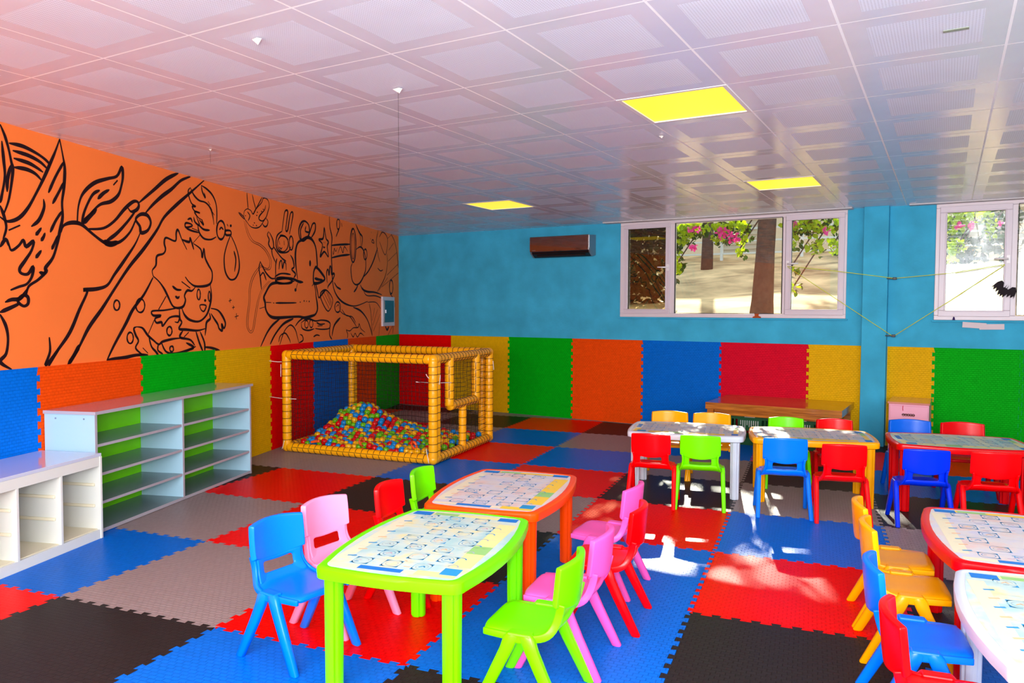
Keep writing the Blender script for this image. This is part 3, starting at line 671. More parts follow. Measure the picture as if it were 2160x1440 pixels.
    for k in range(26):
        x = random.uniform(-hw + .06, hw - .09); y = random.uniform(-hl + .06, hl - .06); a = random.uniform(-.3, .3); L = random.uniform(.01, .03)
        strip([(x, y), (x + L, y + L * a)], random.uniform(.002, .008), random.choice(('greyline', 'peach', 'rose', 'cyan', 'pale')), .0002)
    for gy in range(1, 8): strip([(-hw, -hl + gy * .12), (hw, -hl + gy * .12)], .0016, 'greyline', .0001)
    obj('printed_sheet', bm, M, r)
    for sx_ in (-1, 1):
        for sy_ in (-1, 1):
            bm = bmesh.new(); cx, cy = sx_ * (TW / 2 - .058), sy_ * (TL / 2 - .066); R = .037; pr = []
            for k in range(28):
                a = 2 * PI * k / 28; g = .80 if k % 7 == 3 else 1.0; pr.append((cx + R * g * math.cos(a), cy + R * g * math.sin(a)))
            secs = [[Vector((cx + (x - cx) * q, cy + (y - cy) * q, zz)) for x, y in pr] for q, zz in ((.90, 0), (.93, .01), (1.0, THT - .05), (1.0, THT - .021))]
            loft(bm, secs); obj('leg', bm, PM[col], r, mods=[BV(.002, 1)])
    return r
def place_table(r, x, y, deg, label, group=None):
    r.location = (x, y, 0); r.rotation_euler = (0, 0, math.radians(deg)); tag(r, label, 'table', group or 'plastic play tables')
# local y is the long axis
place_table(make_table('green', 'paper2', 1), 5.672, -6.640, 13.6, 'lime green plastic play table with washed-out printed top, nearest the camera')
place_table(make_table('orange', 'paper', 2), 5.450, -5.690, 13.6, 'orange plastic play table end to end with the green table')
place_table(make_table('white', 'paper', 3), 5.610, -3.120, -76, 'white plastic play table in the row below the window, half sunlit')
place_table(make_table('yellow', 'paper', 4), 6.530, -2.880, -74, 'yellow plastic play table between the white and the red table')
place_table(make_table('red', 'paper2', 5), 7.515, -2.620, -77, 'dark red plastic play table at the right end of the far row')
place_table(make_table('red', 'paper', 6), 7.765, -5.300, 9.5, 'red plastic play table at the right edge, behind the white one')
place_table(make_table('white', 'paper2', 7), 7.915, -6.270, 9.5, 'white plastic play table at the bottom right corner with yellow and blue print')

# ---------------------------------------------------------------- chairs
def make_chair(col):
    m = PM[col]; r = empty('child_chair')
    # seat pan: profile front lip -> back, faces +x
    prof = [(.158, .262, .128), (.165, .280, .138), (.150, .292, .144), (.10, .290, .148), (.03, .285, .149), (-.05, .283, .148), (-.095, .290, .145), (-.116, .306, .138), (-.126, .325, .130)]
    bm = bmesh.new(); rows = []
    for x, z, w_ in prof:
        row = []
        for k in range(9):
            t = k / 4 - 1; e = abs(t) ** 4
            row.append(bm.verts.new((x - .012 * e * (1 if x > .1 else 0) + (.012 * t * t if x < -.09 else 0), t * w_, z + .010 + .010 * t * t - .014 * e)))
        rows.append(row)
    for a, b in zip(rows, rows[1:]):
        for k in range(8): bm.faces.new([a[k], a[k + 1], b[k + 1], b[k]])
    obj('seat', bm, m, r, smooth=True, mods=[('SOLIDIFY', dict(thickness=.020, offset=-1)), ('SUBSURF', dict(levels=2, render_levels=2))])
    # back: neck with slot, then the wide panel
    bm = bmesh.new(); rows = []
    lev = [(.296, -.108, .130), (.312, -.122, .126), (.330, -.132, .122), (.347, -.138, .119), (.366, -.141, .118), (.384, -.144, .119), (.402, -.146, .120)]
    us = [-1, -.88, -.66, -.33, 0, .33, .66, .88, 1]
    for z, x, w_ in lev:
        rows.append([bm.verts.new((x + .022 * t * t - .004, t * w_, z + .008 - .020 * (1 - t * t) * (1 if z > .34 else .5))) for t in us])
    for i, (a, b) in enumerate(zip(rows, rows[1:])):
        for k in range(8):
            if i in (2, 3, 4) and 2 <= k <= 5: continue
            if i in (3, 4) and k in (1, 6): pass
            bm.faces.new([a[k], a[k + 1], b[k + 1], b[k]])
    bk = obj('backrest', bm, m, r, smooth=True, mods=[('SOLIDIFY', dict(thickness=.012, offset=0)), ('SUBSURF', dict(levels=1, render_levels=2))])
    bm = bmesh.new(); rows = []
    us_ = [-1, -.97, -.8, -.5, -.25, 0, .25, .5, .8, .97, 1]
    for z, x, w_, dz in ((.404, -.147, .1385, -.027), (.410, -.149, .1405, -.026), (.44, -.154, .142, -.015), (.50, -.160, .142, -.002), (.540, -.164, .140, .008), (.548, -.165, .138, .010)):
        rows.append([bm.verts.new((x + .040 * t * t - .013, t * w_, z + dz * (1 - t * t))) for t in us_])
    for a, b in zip(rows, rows[1:]):
        for k in range(10): bm.faces.new([a[k], a[k + 1], b[k + 1], b[k]])
    obj('back_panel', bm, m, bk, smooth=True, mods=[('SOLIDIFY', dict(thickness=.026, offset=0)), ('SUBSURF', dict(levels=2, render_levels=2))])
    for sy_ in (-1, 1):      # flange running from the panel down into the seat
        bm = bmesh.new(); secs = []; P = catmull([(-.146, .1285, .404), (-.138, .123, .365), (-.124, .129, .322), (-.100, .143, .290), (-.055, .150, .274), (.02, .150, .270), (.10, .1475, .272), (.150, .140, .272)], 3)
        for i, p in enumerate(P):
            t = (P[min(i + 1, len(P) - 1)] - P[max(i - 1, 0)]); t = Vector((t.x, 0, t.z)).normalized(); nn = Vector((-t.z, 0, t.x)); h = .016 - .004 * i / len(P); y = Vector((0, 1, 0))
            p = Vector((p.x, p.y * sy_, p.z + .009)); secs.append([p + nn * h + y * .007, p - nn * h + y * .007, p - nn * h - y * .007, p + nn * h - y * .007])
        loft(bm, secs); obj('side_rim', bm, m, r, smooth=True, mods=[('BEVEL', dict(width=.004, segments=2)), ('EDGE_SPLIT', dict(split_angle=1.0))])
    # A-shaped legs
    for sy_ in (-1, 1):
        for sx_ in (-1, 1):
            bm = bmesh.new(); secs = []
            for x, y, z, a, b in ((.0245 * sx_, .160, .300, .0225, .012), (.031 * sx_, .162, .285, .0285, .0165), (.046 * sx_, .163, .245, .0265, .0165), (.085 * sx_, .166, .165, .0245, .016), (.166 * sx_ - .003, .173, .004, .0205, .0145), (.168 * sx_ - .003, .173, 0, .016, .012)):
                s = []
                for k in range(10):
                    t = 2 * PI * k / 10 + PI / 10; cx_ = math.copysign(abs(math.cos(t)) ** .5, math.cos(t)); sn = math.copysign(abs(math.sin(t)) ** .5, math.sin(t))
                    s.append(Vector((x + a * cx_, (y + b * sn) * sy_, z)))
                secs.append(s)
            loft(bm, secs); obj('leg', bm, m, r, smooth=True, mods=[('EDGE_SPLIT', dict(split_angle=.9))])
    for sy_ in (-1, 1): bm = bmesh.new(); box(bm, -.046, .046, min(sy_ * .13, sy_ * .174), max(sy_ * .13, sy_ * .174), .266, .302); obj('seat_rail', bm, m, r, mods=[BV(.006)])
    return r
protos = {}
def chair(col, x, y, deg, label, group, s=1.0):
    if col not in protos: c = protos[col] = make_chair(col)
    else: c = copy_tree(protos[col])
    c.location = (x, y, 0); c.rotation_euler = (0, 0, math.radians(deg)); c.scale = s if isinstance(s, tuple) else (s, s, s); tag(c, label, 'chair', group)
G1, G2, G3, G4, G5 = 'chairs left of the green and orange tables', 'chairs right of the green and orange tables', 'chairs in front of the far row of tables', 'chairs behind the far row of tables', 'chairs left of the right-hand tables'
chair('blue', 5.150, -6.89, -2, 'bright blue child chair left of the green table, nearest the left foreground', G1)
chair('pink', 5.083, -6.535, -2, 'pale pink child chair partly behind the bright blue chair at the green table', G1)
chair('brightred', 5.125, -6.085, 12, 'red child chair left of the joint between green and orange tables', G1)
chair('green', 5.055, -5.71, 13, 'green child chair left of the orange table', G1)
chair('green', 6.19, -6.69, 190, 'green child chair in the front at the right side of the green table', G2)
chair('rose', 6.155, -6.335, 190, 'pink child chair right behind the green chair, right of the green table', G2)
chair('brightred', 6.126, -5.87, 192, 'red child chair between the two pink chairs, right of the orange table', G2)
chair('rose', 5.95, -5.475, 184, 'pink child chair farthest back on the right side of the orange table', G2)
chair('brightred', 5.54, -3.70, 103, 'red child chair with its back to us at the left end of the white table', G3)
chair('green', 5.87, -3.585, 106, 'green child chair with its back to us at the white table', G3)
chair('blue', 6.44, -3.47, 107, 'bright blue child chair with its back to us at the yellow table', G3, 1.03)
chair('brightred', 6.82, -3.42, 107, 'red child chair with its back to us at the right half of the yellow table', G3)
chair('navy', 7.31, -3.23, 106, 'deep blue child chair with its back to us at the dark red table', G3, (1, 1, .97))
chair('brightred', 7.71, -3.20, 104, 'red child chair with its back to us at the dark red table, far right', G3)
chair('yellow', 5.31, -2.72, 284, 'yellow child chair behind the white table, left one', G4, (1, 1.12, 1))
chair('yellow', 5.67, -2.64, 284, 'yellow child chair behind the white table, right one', G4, (1, 1.12, 1))
chair('green', 6.29, -2.56, 286, 'green child chair behind the yellow table', G4)
chair('red', 6.66, -2.45, 286, 'red child chair behind the yellow table, next to the green one', G4)
chair('midblue', 7.20, -2.15, 284, 'blue child chair behind the dark red table in front of the pink cabinet', G4, (1, 1.12, 1))
chair('red', 7.58, -2.09, 284, 'dark red child chair behind the dark red table in front of the green wall mat', G4, (1, 1.12, 1))
chair('yellow', 7.295, -5.17, 11, 'yellow child chair at the right-hand red table, the farther of two', G5)
chair('yellow', 7.37, -5.54, 11, 'yellow child chair at the right-hand tables, between the other yellow and the blue chair', G5)
chair('blue', 7.445, -6.09, 11, 'bright blue child chair at the right-hand white table', G5)
chair('brightred', 7.545, -6.56, 11, 'red child chair cut by the bottom edge at the right-hand white table', G5)
random.seed(9)
MURAL = [
(13,0,[7235,2573,7204,2513,7179,2440,7161,2365,7151,2322,7164,2229,7188,2124,7224,2040]),
(13,0,[7227,2475,7217,2365,7211,2266,7236,2150,7248,2104]),
(14,0,[7165,2342,7191,2258,7197,2179]),
(14,0,[7171,2476,7074,2479,6974,2459,6900,2433,6855,2405]),
(14,0,[7145,2436,7033,2430,6938,2407,6879,2373]),
(14,0,[7139,2390,7034,2383,6969,2366,6918,2346]),
(14,0,[7141,2335,7050,2340,6978,2324,6927,2289]),
(14,0,[6769,2592,6806,2505,6855,2411,6911,2306,6974,2201,7042,2098,7115,2025,7198,1995,7251,2015]),
(15,0,[6769,2592,6743,2481,6729,2398,6740,2273,6759,2172,6757,2074,6785,1973,6806,1897,6848,1797,6912,1726,6905,1703,6974,1646,7049,1602,7072,1543]),
(15,0,[6736,2446,6810,2335,6872,2222]),
(15,0,[6739,2310,6790,2229,6839,2155]),
(15,0,[6764,2110,6818,2042,6864,1965]),
(15,0,[6800,1947,6830,1895,6855,1853]),
(14,0,[6915,2168,6913,2115,6956,2032,7016,1985]),
(14,0,[6940,1981,6963,1955,6984,1933]),
(14,0,[6910,1951,6922,1926,6942,1900]),
(14,0,[6944,1835,6965,1812,6988,1787]),
(14,0,[6912,1723,6921,1690,6961,1694]),
(14,0,[7195,1864,7176,1820,7120,1853,7084,1891,7063,1852,7004,1892,7021,1832,7073,1764,7117,1709,7104,1681,7054,1680,7012,1727,7022,1668,7063,1617,7127,1596,7186,1575]),
(13,0,[7256,1836,7215,1884,7192,1841]),
(13,0,[7249,2082,7222,2018,7210,1952,7235,1883]),
(14,0,[7189,1943,7109,1980]),
(14,0,[7093,1543,7058,1532,7059,1491,7095,1476,7136,1507,7093,1543]),
(14,0,[7056,1590,7115,1525,7185,1515,7228,1500]),
(14,0,[7267,1438,7186,1467,7123,1492]),
(14,0,[7268,1422,7230,1354,7216,1274,7232,1184,7276,1135,7197,1084]),
(16,0,[6773,1974,6747,2020,6673,2047,6588,2044,6485,1990,6377,1941,6302,1933,6194,1964,6092,2043,6027,2141]),
(16,0,[6626,2050,6612,2167,6565,2263,6458,2350,6328,2402,6227,2438,6171,2513,6162,2446,6180,2375,6215,2302,6294,2243,6398,2209,6481,2146,6571,2058]),
(15,0,[6585,2059,6551,2150,6478,2263,6408,2306]),
(16,0,[6424,2245,6368,2292,6311,2324]),
(16,0,[6262,2369,6222,2406]),
(16,0,[6520,2019,6374,2041,6259,2107,6148,2209,6055,2274,6003,2281,5989,2251,6019,2216,6078,2197,6112,2221]),
(18,0,[5982,2280,5815,2397,5652,2512,5493,2599]),
(16,0,[6349,1951,6242,2014,6120,2116,6025,2211]),
(18,0,[5908,2212,5818,2288,5702,2371,5582,2444,5457,2534,5328,2597]),
(17,0,[6027,2145,5969,2190,5891,2192,5851,2140,5890,2075,5966,2049,5982,2097,6027,2145]),
(16,0,[5977,2048,6042,1950,6168,1816,6269,1714,6348,1631,6459,1601,6583,1591,6545,1579,6621,1456,6709,1306,6810,1197,6929,1088,6889,1177,6892,1268]),
(17,0,[5127,2600,5305,2468,5512,2330,5683,2203,5778,2089,5937,1930,6109,1778,6272,1606,6408,1457,6538,1327,6646,1177,6735,1084]),
(17,0,[5837,1706,5946,1572,6075,1457,6160,1346,6282,1199,6362,1088]),
(17,0,[6362,1088,6206,1092,6042,1106,5914,1099]),
(24,0,[6571,2056,6508,2110,6444,2164]),
(23,0,[6732,1084,6680,1140,6628,1208]),
(25,0,[6377,1945,6302,1933,6224,1955]),
(23,0,[6899,1086,6810,1191]),
(9,0,[6220,1487,6225,1469,6237,1455,6253,1450,6268,1455,6279,1468,6283,1487,6278,1505,6266,1519,6251,1524,6235,1519,6224,1506,6220,1487]),
(9,0,[6077,1239,6082,1218,6095,1203,6113,1198,6130,1205,6142,1221,6146,1242,6141,1262,6128,1277,6111,1282,6093,1276,6081,1260,6077,1239]),
(10,0,[5605,1279,5610,1261,5622,1248,5639,1243,5656,1249,5668,1262,5672,1281,5667,1299,5654,1311,5638,1316,5621,1311,5609,1297,5605,1279]),
(10,0,[5589,1130,5592,1119,5601,1111,5614,1109,5626,1113,5634,1121,5637,1133,5634,1144,5625,1152,5613,1154,5600,1151,5592,1142,5589,1130]),
(9,0,[5939,1486,5947,1460,5966,1440,5992,1433,6017,1440,6035,1459,6041,1486,6034,1512,6015,1531,5989,1539,5964,1532,5945,1513,5939,1486]),
(12,0,[5675,1563,5770,1458]),
(12,0,[5829,1370,5898,1269]),
(12,0,[5832,1720,5842,1764,5796,1810,5783,1881,5702,1907,5673,1944,5688,1995,5663,2039,5543,2023,5530,2092,5504,2118,5456,2046,5389,1966]),
(13,0,[5456,2043,5354,2032,5340,2069,5315,2027,5290,1974]),
(13,0,[5289,2022,5187,1982,5167,1911,5140,1994,5123,1914,5074,1852,5018,1790,5031,1707,5106,1668,5270,1658,5362,1691,5413,1731]),
(13,0,[5832,1720,5760,1679,5697,1622,5651,1563,5593,1488,5527,1469,5451,1482,5417,1533,5429,1575,5389,1618,5324,1617,5271,1653]),
(13,0,[5464,1690,5350,1640]),
(13,0,[5589,1648,5533,1622,5473,1621]),
(13,0,[5554,1565,5520,1553,5500,1566]),
(13,0,[5049,1681,5034,1591,5053,1508,5112,1410,5223,1354,5356,1367,5433,1412,5469,1471]),
(13,0,[5502,1458,5497,1381,5472,1347,5511,1296,5410,1286,5252,1274,5137,1288]),
(14,0,[5069,1423,5056,1377,5113,1344,5126,1287,5138,1231]),
(12,0,[5527,1469,5701,1450,5850,1443,5839,1409,5744,1406,5817,1384,5800,1350,5738,1354,5722,1324,5631,1390,5509,1397,5522,1351,5564,1354]),
(14,0,[5039,1467,4938,1451,4865,1400,4815,1331,4840,1284,4875,1324,4868,1264,4918,1283,4941,1325,4998,1376,5041,1418]),
(13,0,[5461,1275,5500,1224,5360,1198,5295,1148]),
(13,0,[5274,1267,5227,1169,5174,1089]),
(13,0,[5212,1262,5151,1166,5147,1087]),
(13,0,[5379,1262,5442,1225]),
(12,0,[6037,1323,6069,1309,6049,1259,6019,1213,6052,1160,5979,1107]),
(12,0,[6037,1323,5969,1311,5910,1255,5844,1213,5777,1177,5726,1197,5587,1214,5463,1216]),
(12,0,[5899,1255,5868,1166,5813,1119,5779,1085]),
(12,0,[5782,1174,5789,1130,5728,1097]),
(13,0,[5742,1187,5685,1113,5565,1091,5414,1106,5282,1136]),
(13,0,[5413,1173,5309,1131,5388,1109]),
(12,0,[5967,1156,5913,1115]),
(14,0,[5146,1125,5033,1111,4902,1076]),
(9,0,[5202,1588,5206,1565,5215,1548,5227,1542,5239,1548,5248,1564,5251,1587,5247,1609,5238,1626,5225,1632,5213,1626,5205,1610,5202,1588]),
(9,0,[5049,1574,5051,1553,5058,1537,5067,1531,5075,1537,5081,1552,5083,1574,5080,1595,5073,1611,5065,1617,5056,1611,5050,1596,5049,1574]),
(9,1,[5114,1537,5117,1531,5123,1526,5131,1524,5140,1526,5146,1530,5148,1537,5145,1543,5139,1548,5131,1550,5123,1548,5117,1544,5114,1537]),
(9,0,[5207,1496,5118,1491,5150,1442,5194,1455,5207,1496]),
(8,0,[4753,1536,4709,1545]),
(8,0,[4732,1559,4733,1521]),
(8,0,[4695,1474,4657,1480]),
(8,0,[4677,1493,4678,1461]),
(8,0,[4654,1388,4591,1398]),
(8,0,[4624,1419,4626,1367]),
(10,0,[5324,2496,5355,2469,5352,2427,5313,2365,5255,2346,5303,2339,5266,2303,5192,2297,5271,2299,5221,2256,5157,2241]),
(11,0,[5324,2492,5274,2438,5201,2405,5115,2401,5049,2373,5005,2317,4980,2223]),
(10,0,[5166,2540,5152,2488,5109,2441,5124,2482]),
(11,0,[5166,2540,5090,2523,5002,2483,4946,2415,4932,2326,4939,2234]),
(11,0,[5066,2414,5038,2390]),
(11,0,[5027,2366,5009,2346]),
(11,0,[5001,2330,4974,2308]),
(10,0,[5284,2251,5264,2210,5201,2190,5242,2256]),
(10,0,[5204,2239,5141,2199,5168,2240]),
(10,0,[5409,2169,5392,2189,5331,2188,5307,2174,5389,2151,5409,2169]),
(10,0,[5371,2220,5326,2234,5306,2205]),
(10,0,[5311,2153,5207,2139]),
(10,0,[5393,2144,5312,2131,5207,2126]),
(11,0,[5227,2199,5207,2129,5139,2082,5033,2082,4948,2113]),
(11,0,[5227,2199,5142,2161,5049,2163]),
(11,0,[4894,2184,4863,2207,4832,2190]),
(11,0,[4794,2184,4714,2192,4705,2158,4788,2147,4794,2184]),
(11,0,[4715,2145,4778,2049,4821,1942,4812,1822,4760,1755,4699,1736,4624,1761,4568,1846,4576,1959,4630,2064,4703,2146]),
(11,0,[4656,2007,4625,1928,4648,1817]),
(10,0,[5197,2105,5300,2026]),
(11,0,[4801,2190,4812,2146,4838,2112,4872,2098,4906,2106,4930,2134,4938,2175,4928,2218,4903,2252,4868,2267,4834,2259,4810,2231,4801,2190]),
(7,1,[4688,2242,4691,2235,4697,2229,4706,2226,4715,2227,4721,2231,4723,2238,4720,2245,4714,2251,4705,2253,4697,2253,4691,2248,4688,2242]),
(10,0,[4766,2247,4752,2232]),
(6,0,[4413,2597,4406,2518,4395,2437]),
(6,0,[4316,2600,4287,2523,4250,2456]),
(7,0,[4125,2605,4219,2486,4300,2399]),
(6,0,[4476,2355,4464,2405,4410,2435,4344,2427,4300,2399,4243,2459,4138,2532,4102,2582,4042,2599,3995,2564,3983,2515,4009,2463,4046,2401,4106,2346,4177,2288,4269,2265,4358,2273,4423,2310,4466,2337]),
(6,0,[4571,2382,4529,2357,4466,2331,4476,2351,4556,2384]),
(6,0,[4410,2408,4363,2374,4397,2322]),
(7,0,[4055,2517,4080,2468,4175,2399,4187,2360,4113,2354,4034,2412]),
(7,0,[4046,2386,4011,2357,4035,2312,4083,2300,4123,2326]),
(4,1,[4209,2428,4211,2425,4215,2422,4221,2421,4226,2421,4231,2422,4232,2425,4230,2428,4226,2431,4220,2433,4215,2432,4211,2431,4209,2428]),
(4,1,[4221,2395,4223,2392,4227,2389,4233,2388,4238,2388,4243,2389,4244,2392,4242,2395,4238,2398,4232,2399,4227,2399,4223,2398,4221,2395]),
(4,1,[4268,2316,4270,2312,4274,2310,4280,2308,4285,2309,4289,2310,4291,2313,4289,2316,4285,2319,4279,2320,4274,2320,4270,2318,4268,2316]),
(4,1,[4230,2294,4232,2291,4236,2288,4242,2287,4247,2287,4251,2289,4253,2291,4251,2295,4247,2297,4241,2299,4236,2298,4231,2297,4230,2294]),
(4,1,[4435,2365,4436,2363,4440,2361,4444,2360,4448,2360,4451,2361,4452,2363,4451,2366,4448,2368,4444,2369,4439,2369,4436,2367,4435,2365]),
(4,1,[4293,2292,4295,2289,4298,2287,4302,2286,4307,2286,4310,2288,4311,2290,4310,2292,4307,2294,4302,2295,4298,2295,4295,2294,4293,2292]),
(4,1,[4090,2473,4091,2470,4097,2468,4104,2466,4111,2466,4116,2467,4118,2469,4116,2472,4111,2474,4104,2476,4097,2476,4091,2475,4090,2473]),
(4,1,[4128,2448,4129,2445,4134,2442,4139,2440,4145,2441,4150,2442,4151,2445,4149,2448,4145,2451,4139,2452,4133,2452,4129,2451,4128,2448]),
(3,0,[4471,2315,4446,2250,4398,2174,4317,2122,4181,2098,4064,2048,3982,1959,4007,1885,4091,1884,4150,1904,4255,1848,4346,1761,4393,1655,4399,1539,4430,1423,4444,1297,4379,1229,4312,1259,4263,1399,4203,1554,4119,1663,3973,1752]),
(3,0,[4445,2321,4420,2253,4367,2183,4294,2135,4157,2112,4035,2058,3950,1961,3978,1874,4092,1868,4150,1889,4232,1837,4320,1753,4366,1650,4373,1540,4404,1418,4417,1302,4379,1249,4334,1271,4291,1399,4231,1553,4143,1668,3998,1754]),
(9,0,[3717,2287,3683,2407,3655,2496,3615,2525,3583,2511,3604,2428,3632,2311,3589,2316,3550,2435,3521,2502,3480,2523,3467,2493,3496,2402,3538,2306,3547,2279]),
(9,0,[3724,2287,3815,2240,3846,2178,3842,2116,3793,2071,3689,2064,3577,2087,3522,2140]),
(9,0,[3764,2241,3660,2243,3581,2215]),
(9,0,[4000,2257,4025,2220,3990,2177,4003,2128,3943,2084,3900,2112,3916,2184,3984,2251]),
(9,0,[3943,2084,3926,2024,3866,1954]),
(9,0,[3900,2112,3818,2056,3716,2001,3633,1979]),
(9,0,[3832,1993,3859,1918,3861,1804]),
(9,0,[3791,1884,3769,1958,3730,1975,3713,1898,3678,1963,3639,1953,3629,1884]),
(10,0,[3529,2050,3475,2004,3449,1928,3505,1897,3417,1852,3457,1808]),
(9,0,[3873,1803,3771,1835,3667,1844,3533,1840]),
(9,0,[4172,1941,4199,1874,4176,1780,4155,1662]),
(9,0,[4172,1941,4115,1879,4045,1822,3948,1780,3848,1788]),
(9,0,[4175,1792,4116,1831,4058,1759]),
(10,0,[3303,2251,3330,2343,3271,2428,3183,2458,3094,2432,3065,2370,3097,2299,3216,2232,3303,2251]),
(10,0,[3213,2432,3287,2347,3274,2243]),
(10,0,[3066,2327,2988,2443,2916,2457,2924,2371,3036,2275]),
(10,0,[3154,2401,3170,2346,3066,2343]),
(10,0,[2670,2439,2704,2309,2824,2284,2722,2230,2789,2084,2674,2153,2558,2100,2590,2220,2555,2280,2622,2316,2670,2439]),
(11,0,[2596,1788,2612,1876,2601,1930,2567,1942,2544,1879,2519,1978,2485,1975,2472,1896,2406,1904,2389,1883,2459,1810,2563,1749,2580,1716]),
(10,0,[2921,1776,2866,1669,2829,1600,2731,1651,2631,1701]),
(10,0,[3008,1732,2962,1766]),
(9,0,[4062,1531,3965,1530]),
(9,0,[3916,1527,3901,1526]),
(9,0,[3866,1527,3619,1530,3400,1534]),
(9,0,[4193,1468,4099,1483]),
(10,0,[3368,1749,3420,1662]),
(13,0,[3848,1788,3694,1798,3493,1796,3339,1770,3238,1767]),
(14,0,[3367,1802,3407,1944,3413,2087,3361,2193,3245,2243,3097,2283,2976,2253,2899,2166,2870,2002,2868,1947]),
(14,0,[2868,1947,2918,1949,2966,1887,2968,1777,2905,1765,2761,1787,2662,1831,2760,1897,2868,1947]),
(14,0,[2936,1822,2825,1813,2722,1811]),
(13,0,[2968,1774,2922,1696,2905,1613,2877,1530,2872,1460,2927,1405,3020,1385,3201,1366,3346,1380,3622,1376,3881,1372,4004,1398,4071,1459,4086,1531,4109,1579,4072,1628,3974,1713,3849,1738,3669,1739,3452,1770]),
(13,0,[3873,1803,3874,1768]),
(12,0,[4189,1076,4056,1216,3933,1299,3780,1359]),
(13,0,[3986,1103,3885,1198,3703,1305,3481,1358]),
(11,0,[3488,1771,3514,1756,3586,1743,3682,1736,3776,1736,3843,1744,3867,1756,3842,1771,3775,1784,3681,1791,3585,1791,3514,1784,3488,1771]),
(6,0,[3581,2170,3598,2125,3643,2090,3702,2074,3760,2081,3802,2109,3817,2150,3800,2193,3758,2228,3699,2245,3640,2239,3597,2212,3581,2170]),
(8,0,[3467,2186,3474,2148,3491,2119,3515,2107,3538,2116,3554,2141,3560,2178,3553,2216,3535,2245,3512,2257,3489,2249,3472,2223,3467,2186]),
(6,1,[3032,1993,3035,1974,3045,1960,3057,1954,3069,1959,3078,1972,3080,1990,3077,2008,3068,2022,3056,2028,3044,2024,3035,2011,3032,1993]),
(6,1,[3072,1553,3074,1547,3079,1543,3085,1542,3091,1543,3095,1547,3097,1552,3095,1558,3090,1562,3084,1563,3078,1562,3074,1558,3072,1553]),
(6,1,[3201,1556,3203,1551,3207,1547,3213,1546,3219,1547,3223,1551,3224,1556,3223,1562,3218,1566,3212,1567,3207,1566,3202,1562,3201,1556]),
(6,1,[3145,1554,3146,1550,3149,1547,3154,1546,3158,1547,3161,1550,3162,1554,3161,1558,3158,1561,3153,1562,3149,1561,3146,1559,3145,1554]),
(6,1,[3297,1542,3299,1538,3303,1535,3309,1534,3315,1535,3319,1538,3320,1542,3319,1546,3314,1549,3309,1550,3303,1549,3299,1546,3297,1542]),
(6,1,[3395,1676,3398,1666,3408,1659,3420,1656,3433,1658,3442,1665,3445,1675,3442,1685,3432,1692,3420,1695,3407,1693,3398,1686,3395,1676]),
(6,0,[3778,2182,3763,2145]),
(6,0,[3674,2191,3669,2148]),
(6,0,[3779,2119,3741,2100,3714,2119]),
(6,0,[2695,2267,2692,2253]),
(7,0,[2656,2271,2653,2257]),
(7,0,[2706,2210,2680,2201,2650,2210]),
(7,0,[2796,1626,2631,1696,2438,1578,2584,1439,2796,1626]),
(7,0,[2741,1641,2550,1475]),
(7,0,[2691,1664,2515,1511]),
(7,0,[2581,1669,2474,1548]),
(7,0,[2638,1696,2491,1526]),
(10,0,[2523,2605,2508,2456,2452,2347,2467,2230,2469,2099,2457,1970,2442,1811,2391,1695,2250,1595,2029,1530,1717,1509,1296,1574]),
(10,0,[2470,2244,2241,2273,1904,2307]),
(10,0,[2473,2092,2206,2137,1906,2173]),
(10,0,[1703,2589,1583,2492,1471,2436,1502,2306]),
(10,0,[1562,2507,1523,2307]),
(10,0,[1687,2259,1544,2302,1418,2252,1355,2127,1379,1977,1549,1829,1713,1791,1832,1849,1869,1999,1821,2066]),
(9,0,[2329,2366,2282,2422,2238,2470]),
(10,0,[2164,2549,2143,2510]),
(10,0,[1632,1791,1694,1737,1774,1693]),
(10,0,[2390,1795,2313,1742,2194,1716]),
(11,0,[1550,1794,1466,1735,1295,1708,1027,1706,745,1678]),
(11,0,[1422,1911,1248,2000,1068,2146,905,2338]),
(10,0,[1797,1490,1554,1446,1342,1348,1212,1228,1124,1097]),
(11,0,[1699,2308,1713,2196,1749,2113,1797,2080,1844,2107,1878,2184,1889,2293,1875,2403,1839,2486,1792,2520,1745,2496,1710,2418,1699,2308]),
(6,0,[1743,2297,1751,2212,1771,2149,1797,2125,1822,2146,1840,2206,1846,2288,1838,2372,1819,2435,1793,2460,1767,2440,1749,2380,1743,2297]),
(9,0,[1307,2220,1316,2183,1340,2156,1372,2144,1404,2151,1427,2176,1436,2210,1427,2246,1403,2274,1371,2286,1339,2279,1315,2255,1307,2220]),
(8,0,[2208,1491,2220,1458,2252,1434,2296,1426,2338,1434,2369,1458,2380,1490,2368,1523,2337,1547,2294,1556,2251,1548,2219,1524,2208,1491]),
(10,0,[266,1804,277,1752,306,1713,345,1699,383,1712,411,1748,421,1799,410,1851,382,1889,343,1905,304,1892,276,1856,266,1804]),
(8,0,[2215,2532,2222,2499,2240,2473,2263,2462,2287,2468,2303,2490,2309,2522,2302,2555,2285,2580,2262,2592,2238,2586,2221,2564,2215,2532]),
(5,0,[2437,2174,2409,2140,2384,2215,2342,2181,2295,2229]),
(6,0,[2278,2164,2197,2252,2125,2180,2076,2262,1974,2209]),
(5,0,[2341,1491,2269,1521,2234,1461]),
(6,0,[833,2500,688,2595,491,2497,593,2263,824,2433]),
(6,0,[879,2596,950,2421,873,2226,812,2145]),
(6,0,[907,2055,790,2019,693,2041]),
(6,0,[518,2285,510,2111,635,1914,925,1717]),
(7,0,[337,2599,181,2489,76,2318,23,2103]),
(6,0,[491,2514,312,2602]),
(7,0,[442,2344,234,2467]),
(7,0,[469,2180,102,2334]),
(7,0,[521,1971,50,2156]),
(7,0,[734,1790,23,2027]),
(6,0,[864,1735,496,1934]),
(7,0,[396,1694,241,1626,189,1518,279,1428]),
